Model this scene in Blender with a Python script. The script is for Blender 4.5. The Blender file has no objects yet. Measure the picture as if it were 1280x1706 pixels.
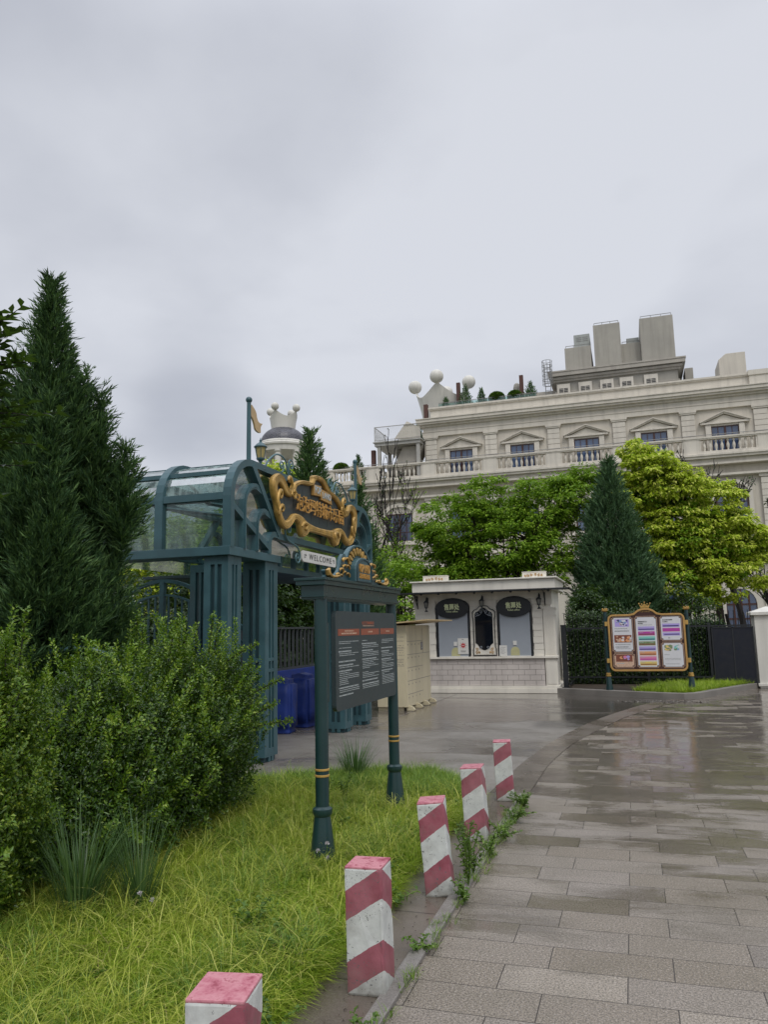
import bpy, bmesh, math, random
import numpy as np
from mathutils import Vector, Matrix
R = math.radians
sc = bpy.context.scene
COL = sc.collection
# ------------------------------------------------------------------ camera
yaw, pitch, roll = R(17.6), R(8.7), R(1.25)
fw = Vector((-math.sin(yaw)*math.cos(pitch), math.cos(yaw)*math.cos(pitch), math.sin(pitch)))
r0 = Vector((math.cos(yaw), math.sin(yaw), 0)); u0 = r0.cross(fw)
rt = r0*math.cos(roll) - u0*math.sin(roll); up = u0*math.cos(roll) + r0*math.sin(roll)
cam = bpy.data.objects.new('camera', bpy.data.cameras.new('camera')); COL.objects.link(cam)
cam.matrix_world = Matrix(((rt.x, up.x, -fw.x, 0), (rt.y, up.y, -fw.y, 0), (rt.z, up.z, -fw.z, 1.6), (0, 0, 0, 1)))
cam.data.sensor_fit = 'HORIZONTAL'; cam.data.sensor_width = 36; cam.data.lens = 36.0
cam.data.clip_start = 0.05; cam.data.clip_end = 3000
sc.camera = cam
# ------------------------------------------------------------------ world: overcast sky
SUN_EL, SUN_AZ = R(52), R(150)
w = bpy.data.worlds.new("World"); sc.world = w; w.use_nodes = True
nt = w.node_tree; nt.nodes.clear()
def N(t, **k):
    n = nt.nodes.new(t)
    for a, b in k.items(): setattr(n, a, b)
    return n
L = nt.links.new
sky = N('ShaderNodeTexSky', sky_type='NISHITA', sun_disc=False, sun_elevation=SUN_EL, sun_rotation=SUN_AZ)
tc = N('ShaderNodeTexCoord'); sep = N('ShaderNodeSeparateXYZ'); L(tc.outputs['Generated'], sep.inputs[0])
# the cloud sheet lies on a plane overhead: direction divided by its height
mx = N('ShaderNodeMath', operation='MAXIMUM'); mx.inputs[1].default_value = 0.0; L(sep.outputs['Z'], mx.inputs[0])
ad = N('ShaderNodeMath', operation='ADD'); ad.inputs[1].default_value = 0.22; L(mx.outputs[0], ad.inputs[0])
dv = N('ShaderNodeVectorMath', operation='DIVIDE'); L(tc.outputs['Generated'], dv.inputs[0])
cb = N('ShaderNodeCombineXYZ')
for i in range(3): L(ad.outputs[0], cb.inputs[i])
L(cb.outputs[0], dv.inputs[1])
n1 = N('ShaderNodeTexNoise'); n1.inputs['Scale'].default_value = 1.15; n1.inputs['Detail'].default_value = 5; n1.inputs['Roughness'].default_value = .45; n1.inputs['Distortion'].default_value = .25
L(dv.outputs[0], n1.inputs['Vector'])
cr = N('ShaderNodeValToRGB'); e = cr.color_ramp.elements
e[0].position = .30; e[0].color = (.46, .48, .54, 1); e[1].position = .70; e[1].color = (.665, .685, .74, 1)
n2 = N('ShaderNodeTexNoise'); n2.inputs['Scale'].default_value = 4.5; n2.inputs['Detail'].default_value = 4; L(dv.outputs[0], n2.inputs['Vector'])
def sub_(a, b, k):
    x = N('ShaderNodeMath', operation='MULTIPLY_ADD'); L(a, x.inputs[0]); x.inputs[1].default_value = k; L(b, x.inputs[2]); return x.outputs[0]
cl_f = sub_(n2.outputs['Fac'], n1.outputs['Fac'], .22)
def bank(d, r0_, r1_, k, src):
    # one cloud bank standing in a given direction of the sky
    dt = N('ShaderNodeVectorMath', operation='DOT_PRODUCT'); L(tc.outputs['Generated'], dt.inputs[0]); dt.inputs[1].default_value = d
    q = N('ShaderNodeMapRange', interpolation_type='SMOOTHSTEP'); q.inputs['From Min'].default_value = math.cos(r1_); q.inputs['From Max'].default_value = math.cos(r0_); L(dt.outputs['Value'], q.inputs['Value'])
    mm = N('ShaderNodeMath', operation='MULTIPLY'); L(q.outputs['Result'], mm.inputs[0]); L(n2.outputs['Fac'], mm.inputs[1]); return sub_(mm.outputs[0], src, k)
cl_f = bank((-.5025, .8206, .2723), R(.5), R(5.5), -.42, cl_f)
cl_f = bank((-.2927, .7686, .5688), R(4), R(26), .11, cl_f)
sh_ = N('ShaderNodeMath', operation='SUBTRACT'); L(cl_f, sh_.inputs[0]); sh_.inputs[1].default_value = .07; L(sh_.outputs[0], cr.inputs['Fac'])
# an overcast sky is brighter towards the zenith
zr = N('ShaderNodeMapRange', interpolation_type='SMOOTHSTEP'); zr.inputs['From Min'].default_value = .62; zr.inputs['From Max'].default_value = 1.0
zr.inputs['To Min'].default_value = 8.0; zr.inputs['To Max'].default_value = 22.0; L(sep.outputs['Z'], zr.inputs['Value'])
sm = N('ShaderNodeVectorMath', operation='SCALE'); L(cr.outputs['Color'], sm.inputs[0]); L(zr.outputs['Result'], sm.inputs['Scale'])
mix = N('ShaderNodeMix', data_type='RGBA'); mix.inputs['Factor'].default_value = .94
L(sky.outputs[0], mix.inputs[6]); L(sm.outputs[0], mix.inputs[7])
bg = N('ShaderNodeBackground'); bg.inputs['Strength'].default_value = 0.10; L(mix.outputs[2], bg.inputs['Color'])
L(bg.outputs[0], N('ShaderNodeOutputWorld').inputs['Surface'])
sun = bpy.data.objects.new('sun', bpy.data.lights.new('sun', 'SUN')); COL.objects.link(sun)
sun.data.energy = 0.9; sun.data.angle = R(25); sun.data.color = (1, .96, .9)
sd = Vector((math.sin(SUN_AZ)*math.cos(SUN_EL), math.cos(SUN_AZ)*math.cos(SUN_EL), math.sin(SUN_EL)))
sun.rotation_euler = sd.to_track_quat('Z', 'Y').to_euler()
sc.view_settings.view_transform = 'Standard'; sc.view_settings.look = 'None'
sc.view_settings.exposure = 0.42; sc.view_settings.gamma = 1
sc.render.engine = 'CYCLES'
cy = sc.cycles
cy.max_bounces = 6; cy.diffuse_bounces = 3; cy.glossy_bounces = 3; cy.transmission_bounces = 4; cy.transparent_max_bounces = 12
cy.use_denoising = True; cy.caustics_reflective = False; cy.caustics_refractive = False
# ------------------------------------------------------------------ materials
MT = {}
def newmat(name):
    global nt
    m = bpy.data.materials.new(name); m.use_nodes = True; nt = m.node_tree; nt.nodes.clear(); MT[name] = m
    return m
def out(sh, disp=None):
    o = N('ShaderNodeOutputMaterial'); nt.links.new(sh, o.inputs['Surface'])
def Lk(a, b): nt.links.new(a, b)
def ramp(fac, stops):
    r = N('ShaderNodeValToRGB'); el = r.color_ramp.elements
    while len(el) < len(stops): el.new(.5)
    for x, (p, c) in zip(el, stops): x.position = p; x.color = (*c, 1)
    Lk(fac, r.inputs['Fac']); return r.outputs['Color']
def noise(scale, detail=4, vec=None, rough=.55, dist=0):
    n = N('ShaderNodeTexNoise'); n.inputs['Scale'].default_value = scale; n.inputs['Detail'].default_value = detail
    n.inputs['Roughness'].default_value = rough; n.inputs['Distortion'].default_value = dist
    if vec is None: vec = N('ShaderNodeNewGeometry').outputs['Position']
    Lk(vec, n.inputs['Vector']); return n.outputs['Fac']
def scaled(sx, sy, sz, rz=0, loc=(0, 0, 0)):
    g = N('ShaderNodeNewGeometry'); m = N('ShaderNodeMapping'); m.inputs['Scale'].default_value = (sx, sy, sz); m.inputs['Rotation'].default_value[2] = rz
    m.inputs['Location'].default_value = loc
    Lk(g.outputs['Position'], m.inputs['Vector']); return m.outputs[0]
def maprange(v, a, b, c, d):
    n = N('ShaderNodeMapRange'); 
    for k, x in zip(('From Min', 'From Max', 'To Min', 'To Max'), (a, b, c, d)): n.inputs[k].default_value = x
    Lk(v, n.inputs['Value']); return n.outputs['Result']
def math_(op, a, b=None):
    n = N('ShaderNodeMath', operation=op)
    for i, x in enumerate((a, b)):
        if x is None: continue
        if isinstance(x, (int, float)): n.inputs[i].default_value = x
        else: Lk(x, n.inputs[i])
    return n.outputs[0]
def mixc(f, a, b, blend='MIX'):
    n = N('ShaderNodeMix', data_type='RGBA', blend_type=blend)
    for i, x in ((0, f), (6, a), (7, b)):
        if isinstance(x, (int, float)): n.inputs[i].default_value = x
        elif isinstance(x, tuple): n.inputs[i].default_value = (*x, 1)
        else: Lk(x, n.inputs[i])
    return n.outputs[2]
def bsdf(color, rough=.6, metal=0, bump=None, bs=.2, bd=.01, spec=.5):
    p = N('ShaderNodeBsdfPrincipled')
    for k, x in (('Base Color', color), ('Roughness', rough), ('Metallic', metal), ('Specular IOR Level', spec)):
        if isinstance(x, tuple): p.inputs[k].default_value = (*x, 1)
        elif isinstance(x, (int, float)): p.inputs[k].default_value = x
        else: Lk(x, p.inputs[k])
    if bump is not None:
        b = N('ShaderNodeBump'); b.inputs['Strength'].default_value = bs; b.inputs['Distance'].default_value = bd
        Lk(bump, b.inputs['Height']); Lk(b.outputs[0], p.inputs['Normal'])
    return p.outputs[0]
def paint(name, col, rough=.5, var=.18, scale=3, metal=0, fine=60, streak=False, spec=.5):
    """solid material with soft mottling, fine grain and (optionally) rain streaks running down"""
    newmat(name)
    n = noise(scale, 5); d = tuple(c*(1-var) for c in col); l = tuple(min(1, c*(1+var)) for c in col)
    c = ramp(n, [(.3, d), (.7, l)])
    if streak:
        s = noise(1, 5, scaled(3.2, 3.2, .22)); f = maprange(s, .48, .72, 0, .42)
        c = mixc(f, c, tuple(x*.55 for x in col))
    c = mixc(maprange(noise(fine, 2), .4, .7, 0, .25), c, tuple(x*.8 for x in col))
    out(bsdf(c, maprange(n, .3, .7, rough*.85, min(1, rough*1.15)), metal, noise(fine*1.5, 2), .15, .004, spec)); return MT[name]
def leafmat(name, stops, trans=.3, rough=.45, spec=.35, big=1.2, bigv=.35):
    m = newmat(name)
    g = N('ShaderNodeNewGeometry'); c = ramp(g.outputs['Random Per Island'], stops)
    c = mixc(maprange(noise(big, 3), .40, .60, 0, bigv), c, mixc(.5, c, tuple(x*.7 for x in stops[0][1])))
    p = bsdf(c, rough, spec=spec)
    t = N('ShaderNodeBsdfTranslucent'); Lk(mixc(.35, c, (.25, .45, .03)), t.inputs['Color'])
    s = N('ShaderNodeMixShader'); s.inputs[0].default_value = trans; Lk(p, s.inputs[1]); Lk(t.outputs[0], s.inputs[2]); out(s.outputs[0]); return m
paint('stone', (.60, .555, .475), .8, .09, .5, streak=True, fine=12)
paint('stone_light', (.66, .615, .535), .8, .08, .6, streak=True, fine=12)
paint('stone_grey', (.38, .36, .315), .85, .14, .5, streak=True, fine=8)
paint('stone_dark', (.42, .39, .34), .85, .15, .8, streak=True, fine=10)
paint('booth_white', (.78, .74, .65), .55, .07, 1.5, streak=True)
paint('booth_brick', (.58, .53, .49), .6, .08, 2, streak=True)
paint('joint', (.25, .22, .20), .8)
paint('white', (.72, .71, .67), .5, .06, 2)
paint('white_shell', (.66, .64, .58), .5, .06, .6, streak=True)
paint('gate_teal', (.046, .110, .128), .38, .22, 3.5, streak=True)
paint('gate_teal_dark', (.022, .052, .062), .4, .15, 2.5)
paint('board_green', (.012, .040, .042), .3, .2, 3)
paint('panel_slate', (.032, .048, .052), .42, .15, 3)
paint('black_metal', (.012, .014, .017), .4, .2, 5)
paint('dark_screen', (.008, .010, .018), .8, .25, 9)
paint('iron_grey', (.05, .057, .06), .5, .2, 4)
paint('rail_grey', (.25, .25, .24), .5, .15, 3)
paint('gold', (.47, .29, .075), .42, .35, 9, metal=.2, streak=True)
paint('gold_pale', (.50, .29, .09), .4, .15, 5, metal=.2)
paint('flag_tan', (.52, .37, .19), .5, .12, 6)
paint('copper_letters', (.66, .36, .10), .35, .2, 8, metal=.3)
paint('orange_print', (.30, .085, .045), .5, .1, 8)
paint('print_white', (.42, .46, .46), .6, .05, 8)
paint('print_black', (.02, .02, .022), .6, .05, 8)
paint('sign_yellow', (.78, .85, .50), .5, .05, 8)
paint('brown_frame', (.055, .018, .012), .35, .15, 5)
paint('poster_white', (.66, .66, .68), .35, .03, 8)
paint('poster_navy', (.03, .03, .14), .35, .03, 8); paint('poster_magenta', (.45, .06, .34), .35, .03, 8)
paint('poster_teal', (.20, .58, .50), .35, .03, 8); paint('poster_lilac', (.42, .34, .70), .35, .03, 8)
paint('poster_orange', (.72, .34, .16), .35, .03, 8); paint('poster_yellow', (.72, .55, .16), .35, .03, 8)
paint('poster_brown', (.22, .07, .04), .35, .4, 60); paint('poster_skin', (.62, .42, .30), .35, .3, 60); paint('poster_green', (.18, .25, .12), .35, .4, 60)
paint('poster_blue', (.22, .33, .55), .35, .3, 60); paint('poster_pink', (.70, .22, .38), .35, .05, 60)
paint('cream_metal', (.64, .57, .39), .42, .07, 1.5, streak=True)
paint('cream_roof', (.56, .42, .22), .5, .2, 4)
paint('blue_cover', (.012, .038, .23), .55, .25, 4)
paint('pipe_blue', (.08, .17, .19), .35, .1, 4)
paint('lantern_glass_grey', (.22, .22, .20), .15, .2, 6)
paint('lamp_glass', (.42, .34, .14), .15, .2, 6)
paint('curtain_grey', (.33, .36, .40), .35, .06, 1.5)
newmat('slate_tiles')
go_ = N('ShaderNodeNewGeometry'); sp_ = N('ShaderNodeSeparateXYZ'); Lk(go_.outputs['Position'], sp_.inputs[0])
an_ = math_('ARCTAN2', math_('SUBTRACT', sp_.outputs['Y'], 49.0), math_('SUBTRACT', sp_.outputs['X'], -23.0)); cbx = N('ShaderNodeCombineXYZ'); Lk(math_('MULTIPLY', an_, 1.5), cbx.inputs[0]); Lk(sp_.outputs['Z'], cbx.inputs[1])
bk_ = N('ShaderNodeTexBrick'); bk_.inputs['Scale'].default_value = 1; bk_.inputs['Brick Width'].default_value = .28; bk_.inputs['Row Height'].default_value = .1; bk_.inputs['Mortar Size'].default_value = .012; bk_.inputs['Color1'].default_value = (.025, .025, .035, 1); bk_.inputs['Color2'].default_value = (.07, .07, .09, 1); bk_.inputs['Mortar'].default_value = (.16, .16, .17, 1)
Lk(cbx.outputs[0], bk_.inputs['Vector']); out(bsdf(bk_.outputs['Color'], .4))
paint('joint_stone', (.38, .345, .295), .85, .1, 1)
paint('iron_pale', (.36, .38, .36), .5, .08, 1, streak=True)
paint('slate', (.055, .055, .07), .4, .4, 6)
paint('bark', (.050, .036, .026), .9, .35, 8)
paint('bark_dark', (.022, .018, .016), .9, .3, 8)
paint('roof_grey', (.30, .30, .29), .6, .1, 1)
paint('balcony_metal', (.40, .39, .36), .5, .1, 3)
paint('red_print', (.50, .03, .04), .5, .1, 8)
paint('pale_yellow', (.50, .48, .26), .5, .1, 8)
paint('planter_rust', (.10, .05, .04), .8, .2, 3)
def glass(name, tint, fac, dirt=.08):
    newmat(name)
    t = N('ShaderNodeBsdfTransparent'); t.inputs[0].default_value = (*tint, 1)
    d = N('ShaderNodeBsdfDiffuse'); d.inputs[0].default_value = (.35, .47, .45, 1)
    g = N('ShaderNodeBsdfGlossy'); g.inputs['Roughness'].default_value = .06
    m1 = N('ShaderNodeMixShader'); Lk(maprange(noise(1, 5, scaled(14, 14, 1.2)), .4, .75, dirt*.4, dirt*2.5), m1.inputs[0]); Lk(t.outputs[0], m1.inputs[1]); Lk(d.outputs[0], m1.inputs[2])
    fr = N('ShaderNodeFresnel'); fr.inputs[0].default_value = 1.5
    m2 = N('ShaderNodeMixShader'); Lk(math_('MULTIPLY', fr.outputs[0], fac), m2.inputs[0]); Lk(m1.outputs[0], m2.inputs[1]); Lk(g.outputs[0], m2.inputs[2]); out(m2.outputs[0])
glass('canopy_glass', (.74, .87, .84), .7, .13)
glass('roof_glass_mat', (.66, .84, .82), .6, .38)
newmat('window_glass'); out(bsdf(ramp(noise(.35, 3), [(.35, (.02, .035, .08)), (.65, (.09, .14, .25))]), .06, spec=1.0))
newmat('dark_glass'); out(bsdf((.006, .007, .012), .08, spec=.6))
# bollard: slanting crimson and white bands, chipped
newmat('bollard_paint')
tcn = N('ShaderNodeTexCoord'); sx = N('ShaderNodeSeparateXYZ'); Lk(tcn.outputs['Object'], sx.inputs[0])
oi = N('ShaderNodeObjectInfo')
jv = N('ShaderNodeVectorMath', operation='ADD'); Lk(tcn.outputs['Object'], jv.inputs[0]); cbj = N('ShaderNodeCombineXYZ')
for i_ in range(3): Lk(math_('MULTIPLY', oi.outputs['Random'], 37.0), cbj.inputs[i_])
Lk(cbj.outputs[0], jv.inputs[1]); jit = jv.outputs[0]
wob = math_('MULTIPLY', math_('SUBTRACT', noise(28, 3, jit), .5), .012)
v = math_('ADD', math_('SUBTRACT', sx.outputs['Z'], math_('MULTIPLY', sx.outputs['X'], .62)), math_('MULTIPLY', sx.outputs['Y'], .62))
v = math_('ADD', v, wob)
ph = math_('FRACT', math_('DIVIDE', math_('ADD', v, .0), .300))
red = math_('LESS_THAN', math_('ABSOLUTE', math_('SUBTRACT', ph, .60)), .213)
chip = math_('MULTIPLY', math_('GREATER_THAN', noise(60, 6, jit, .75), .60), math_('GREATER_THAN', noise(11, 3, jit), .55))
chip2 = math_('MULTIPLY', math_('GREATER_THAN', noise(150, 3, jit, .6), .64), math_('GREATER_THAN', noise(9, 3, jit), .54))
chip = math_('MAXIMUM', chip, chip2)
wc = ramp(noise(14, 5, jit), [(.3, (.52, .54, .52)), (.7, (.68, .70, .67))])
rc = ramp(noise(12, 5, jit), [(.3, (.26, .062, .085)), (.7, (.38, .115, .15))])
c = mixc(red, wc, rc)
low = maprange(sx.outputs['Z'], 0, .16, 1.1, 0); c = mixc(math_('MULTIPLY', low, noise(24, 5, jit)), c, (.14, .12, .085)); c = mixc(maprange(noise(1, 5, None), .5, .75, 0, .35), c, (.33, .31, .26)); c = mixc(maprange(noise(5, 6, jit, .7), .52, .70, 0, .40), c, (.24, .22, .19))
c = mixc(chip, c, (.13, .13, .13))
out(bsdf(c, .62, bump=math_('SUBTRACT', noise(40, 5, jit), chip), bs=.5, bd=.003))
newmat('bollard_top')
c = ramp(noise(16, 6, rough=.7), [(.36, (.30, .06, .09)), (.44, (.46, .15, .19)), (.58, (.56, .25, .28)), (.66, (.30, .05, .08))])
out(bsdf(c, .6, bump=noise(50, 5), bs=.4, bd=.003))
# wet granite slabs
newmat('wet_paving')
vec = scaled(1, 1, 1, 0, (-.075, -.02, 0))
def brick(off=.5):
    b = N('ShaderNodeTexBrick'); b.offset = off; b.inputs['Scale'].default_value = 1; b.inputs['Brick Width'].default_value = .565; b.inputs['Row Height'].default_value = .2625
    b.inputs['Mortar Size'].default_value = .003; b.inputs['Mortar Smooth'].default_value = .25; b.inputs['Bias'].default_value = 0
    b.inputs['Color1'].default_value = (0, 0, 0, 1); b.inputs['Color2'].default_value = (1, 1, 1, 1); b.inputs['Mortar'].default_value = (.5, .5, .5, 1)
    Lk(vec, b.inputs['Vector']); return b
b = brick(.36)
cv = ramp(b.outputs['Color'], [(0, (.24, .20, .15)), (.35, (.29, .25, .205)), (.7, (.31, .27, .235)), (1, (.37, .32, .255))])
gr = noise(105, 3, None, .8); cv = mixc(maprange(gr, .46, .56, 0, 1), cv, mixc(.72, cv, (.05, .045, .04)))
gr2 = noise(90, 4, None, .8); cv = mixc(maprange(gr2, .52, .64, 0, .7), cv, (.50, .45, .40))
wetn = noise(.8, 5, scaled(.9, 1.9, 1), .65, .3)
rs = N('ShaderNodeSeparateXYZ'); Lk(N('ShaderNodeNewGeometry').outputs['Position'], rs.inputs[0])
far = maprange(rs.outputs['Y'], 3.5, 9.0, -.10, .08)
per = maprange(b.outputs['Color'], 0, 1, -.11, .11)
wet = math_('ADD', math_('ADD', wetn, far), per)
wetm = maprange(wet, .42, .56, 0, 1)
grim = noise(1.7, 5, None, .65, .6); cv = mixc(maprange(grim, .48, .72, 0, .6), cv, mixc(.5, cv, (.095, .085, .055)))
cv = mixc(wetm, cv, mixc(.55, cv, (.075, .06, .045)))
cv = mixc(b.outputs['Fac'], cv, (.05, .042, .035))
rg = maprange(wet, .40, .58, .48, .07)
rg = math_('ADD', rg, math_('MULTIPLY', math_('SUBTRACT', gr2, .45), .12))
hh = math_('SUBTRACT', math_('MULTIPLY', math_('SUBTRACT', 1.15, wetm), math_('ADD', gr, gr2)), math_('MULTIPLY', b.outputs['Fac'], 2.5))
# every slab is laid a touch out of level, so the reflections break at the joints
hh = math_('ADD', hh, math_('MULTIPLY', noise(2.3, 2), 4.0))
p_ = bsdf(cv, rg, bump=hh, bs=.34, bd=.004, spec=.45)
bn_ = [n for n in nt.nodes if n.type == 'BUMP'][0]; wn_ = N('ShaderNodeTexWhiteNoise', noise_dimensions='1D'); Lk(b.outputs['Color'], wn_.inputs['W'])
sb_ = N('ShaderNodeVectorMath', operation='SUBTRACT'); Lk(wn_.outputs['Color'], sb_.inputs[0]); sb_.inputs[1].default_value = (.5, .5, .5)
sl_ = N('ShaderNodeVectorMath', operation='MULTIPLY'); Lk(sb_.outputs[0], sl_.inputs[0]); sl_.inputs[1].default_value = (.018, .03, 0)
av_ = N('ShaderNodeVectorMath', operation='ADD'); Lk(sl_.outputs[0], av_.inputs[0]); Lk(bn_.outputs[0], av_.inputs[1]); nv_ = N('ShaderNodeVectorMath', operation='NORMALIZE'); Lk(av_.outputs[0], nv_.inputs[0])
for n in nt.nodes:
    if n.type == 'BSDF_PRINCIPLED': Lk(nv_.outputs[0], n.inputs['Normal'])
out(p_)
# wet brushed plaza
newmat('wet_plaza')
cv = ramp(noise(2.2, 6, None, .7, .5), [(.3, (.10, .088, .072)), (.5, (.155, .136, .115)), (.72, (.215, .20, .18))])
gr = noise(85, 4, None, .75); cv = mixc(maprange(gr, .42, .66, 0, .7), cv, (.34, .32, .29)); 
gx = N('ShaderNodeSeparateXYZ'); Lk(N('ShaderNodeNewGeometry').outputs['Position'], gx.inputs[0])
wt = math_('ADD', noise(.55, 4, scaled(.5, 1.2, 1), .55, .5), maprange(gx.outputs['Y'], 9, 15, -.12, .12))
wm = maprange(wt, .42, .6, 0, 1)
cv = mixc(wm, cv, mixc(.5, cv, (.07, .055, .042)))
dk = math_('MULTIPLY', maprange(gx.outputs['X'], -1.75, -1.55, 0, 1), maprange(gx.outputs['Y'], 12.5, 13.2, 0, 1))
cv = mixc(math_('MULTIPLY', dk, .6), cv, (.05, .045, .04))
rg = math_('ADD', maprange(wt, .40, .60, .44, .09), math_('MULTIPLY', math_('SUBTRACT', gr, .45), .15))
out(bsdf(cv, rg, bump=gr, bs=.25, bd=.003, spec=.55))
newmat('band_stone')
cv = ramp(noise(3, 5), [(.3, (.085, .068, .052)), (.7, (.145, .12, .098))]); gr = noise(150, 3); cv = mixc(maprange(gr, .4, .7, 0, .45), cv, (.22, .19, .16))
jb = N('ShaderNodeTexBrick'); jb.offset = 0; jb.inputs['Scale'].default_value = 1; jb.inputs['Brick Width'].default_value = 5; jb.inputs['Row Height'].default_value = .9; jb.inputs['Mortar Size'].default_value = .005
Lk(scaled(1, 1, 1), jb.inputs['Vector']); cv = mixc(jb.outputs['Fac'], cv, (.035, .03, .025))
out(bsdf(cv, maprange(noise(1.2, 4), .35, .65, .45, .16), bump=gr, bs=.2, bd=.003))
newmat('kerb_stone')
cv = ramp(noise(6, 5), [(.3, (.17, .155, .14)), (.7, (.30, .28, .26))]); gr = noise(160, 3); cv = mixc(maprange(gr, .45, .65, 0, .7), cv, (.10, .09, .08))
out(bsdf(cv, .5, bump=gr, bs=.4, bd=.004))
paint('kerb_grey', (.20, .185, .165), .6, .2, 2.5, fine=60)
paint('soil', (.045, .032, .02), .95, .35, 6)
paint('ground_far', (.09, .10, .05), .95, .3, .2)
leafmat('grass_yellow', [(0, (.15, .24, .016)), (.35, (.28, .42, .028)), (.75, (.42, .55, .05)), (1, (.60, .66, .12))], .42, .45)
leafmat('grass_green', [(0, (.08, .16, .02)), (.6, (.18, .30, .035)), (1, (.30, .42, .07))], .3, .45)
leafmat('grass_pale', [(0, (.35, .42, .05)), (.6, (.56, .60, .10)), (1, (.74, .72, .22))], .4, .45)
leafmat('box_young', [(0, (.08, .17, .014)), (.5, (.18, .32, .022)), (1, (.38, .50, .06))], .28, .32, .5)
leafmat('straw', [(0, (.25, .19, .08)), (.6, (.42, .34, .16)), (1, (.55, .46, .25))], .2, .7)
leafmat('iris_leaf', [(0, (.045, .10, .03)), (.6, (.09, .17, .06)), (1, (.16, .25, .10))], .2, .4)
leafmat('weed_leaf', [(0, (.06, .12, .02)), (.6, (.12, .22, .035)), (1, (.20, .30, .06))], .3, .5)
leafmat('box_leaf', [(0, (.020, .055, .010)), (.5, (.052, .118, .013)), (.85, (.12, .22, .020)), (1, (.24, .34, .04))], .22, .32, .5, 3, .6)
leafmat('box_leaf_light', [(0, (.04, .09, .012)), (.5, (.11, .20, .02)), (.85, (.20, .30, .03)), (1, (.34, .40, .05))], .28, .35, .45)
leafmat('tip_leaf', [(0, (.09, .19, .02)), (.5, (.17, .29, .03)), (1, (.32, .42, .06))], .3, .35, .45)
leafmat('juniper_leaf', [(0, (.022, .058, .026)), (.5, (.075, .16, .060)), (1, (.20, .33, .11))], .12, .6, .3, 5, .8)
leafmat('juniper_blue', [(0, (.035, .080, .040)), (.5, (.085, .175, .080)), (1, (.18, .30, .14))], .12, .6, .3, 4, .8)
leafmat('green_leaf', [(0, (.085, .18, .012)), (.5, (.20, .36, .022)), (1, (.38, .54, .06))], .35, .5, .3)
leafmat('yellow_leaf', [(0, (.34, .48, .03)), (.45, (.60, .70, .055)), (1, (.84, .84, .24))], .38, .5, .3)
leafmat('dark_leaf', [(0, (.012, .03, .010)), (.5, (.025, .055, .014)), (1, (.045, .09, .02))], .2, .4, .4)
leafmat('ivy_leaf', [(0, (.014, .034, .010)), (.5, (.028, .06, .015)), (.9, (.06, .11, .025)), (1, (.16, .22, .08))], .2, .35, .5)
leafmat('flower_white', [(0, (.5, .45, .5)), (1, (.7, .66, .68))], .3, .5)
# ------------------------------------------------------------------ mesh helpers
XZ = (Vector((1, 0, 0)), Vector((0, 0, 1)), Vector((0, -1, 0)))     # facing -Y
YZ = (Vector((0, 1, 0)), Vector((0, 0, 1)), Vector((1, 0, 0)))      # facing +X
XY = (Vector((1, 0, 0)), Vector((0, 1, 0)), Vector((0, 0, 1)))      # facing up
ORG = {}
def frame(fr, o=(0, 0, 0)):
    o = Vector(o); return lambda x, y, z=0: o + fr[0]*x + fr[1]*y + fr[2]*z
def tag(o, label=None, cat=None, group=None, kind=None):
    for k, x in (('label', label), ('category', cat), ('group', group), ('kind', kind)):
        if x: o[k] = x
    return o
def thing(name, loc, label, cat, group=None):
    o = bpy.data.objects.new(name, None); COL.objects.link(o); o.location = loc; o.empty_display_size = .1
    ORG[o] = Vector(loc); return tag(o, label, cat, group)
def link(name, me, mat, parent=None, loc=None, smooth=False):
    """link mesh ME given in world coordinates under PARENT"""
    o = bpy.data.objects.new(name, me); COL.objects.link(o)
    if mat: me.materials.append(MT[mat] if isinstance(mat, str) else mat)
    org = ORG.get(parent, Vector((0, 0, 0))) if parent else Vector(loc or (0, 0, 0))
    if org.length: me.transform(Matrix.Translation(-org))
    if parent: o.parent = parent; ORG[o] = org
    else: o.location = org; ORG[o] = org
    if smooth: me.polygons.foreach_set('use_smooth', [True]*len(me.polygons))
    return o
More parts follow.
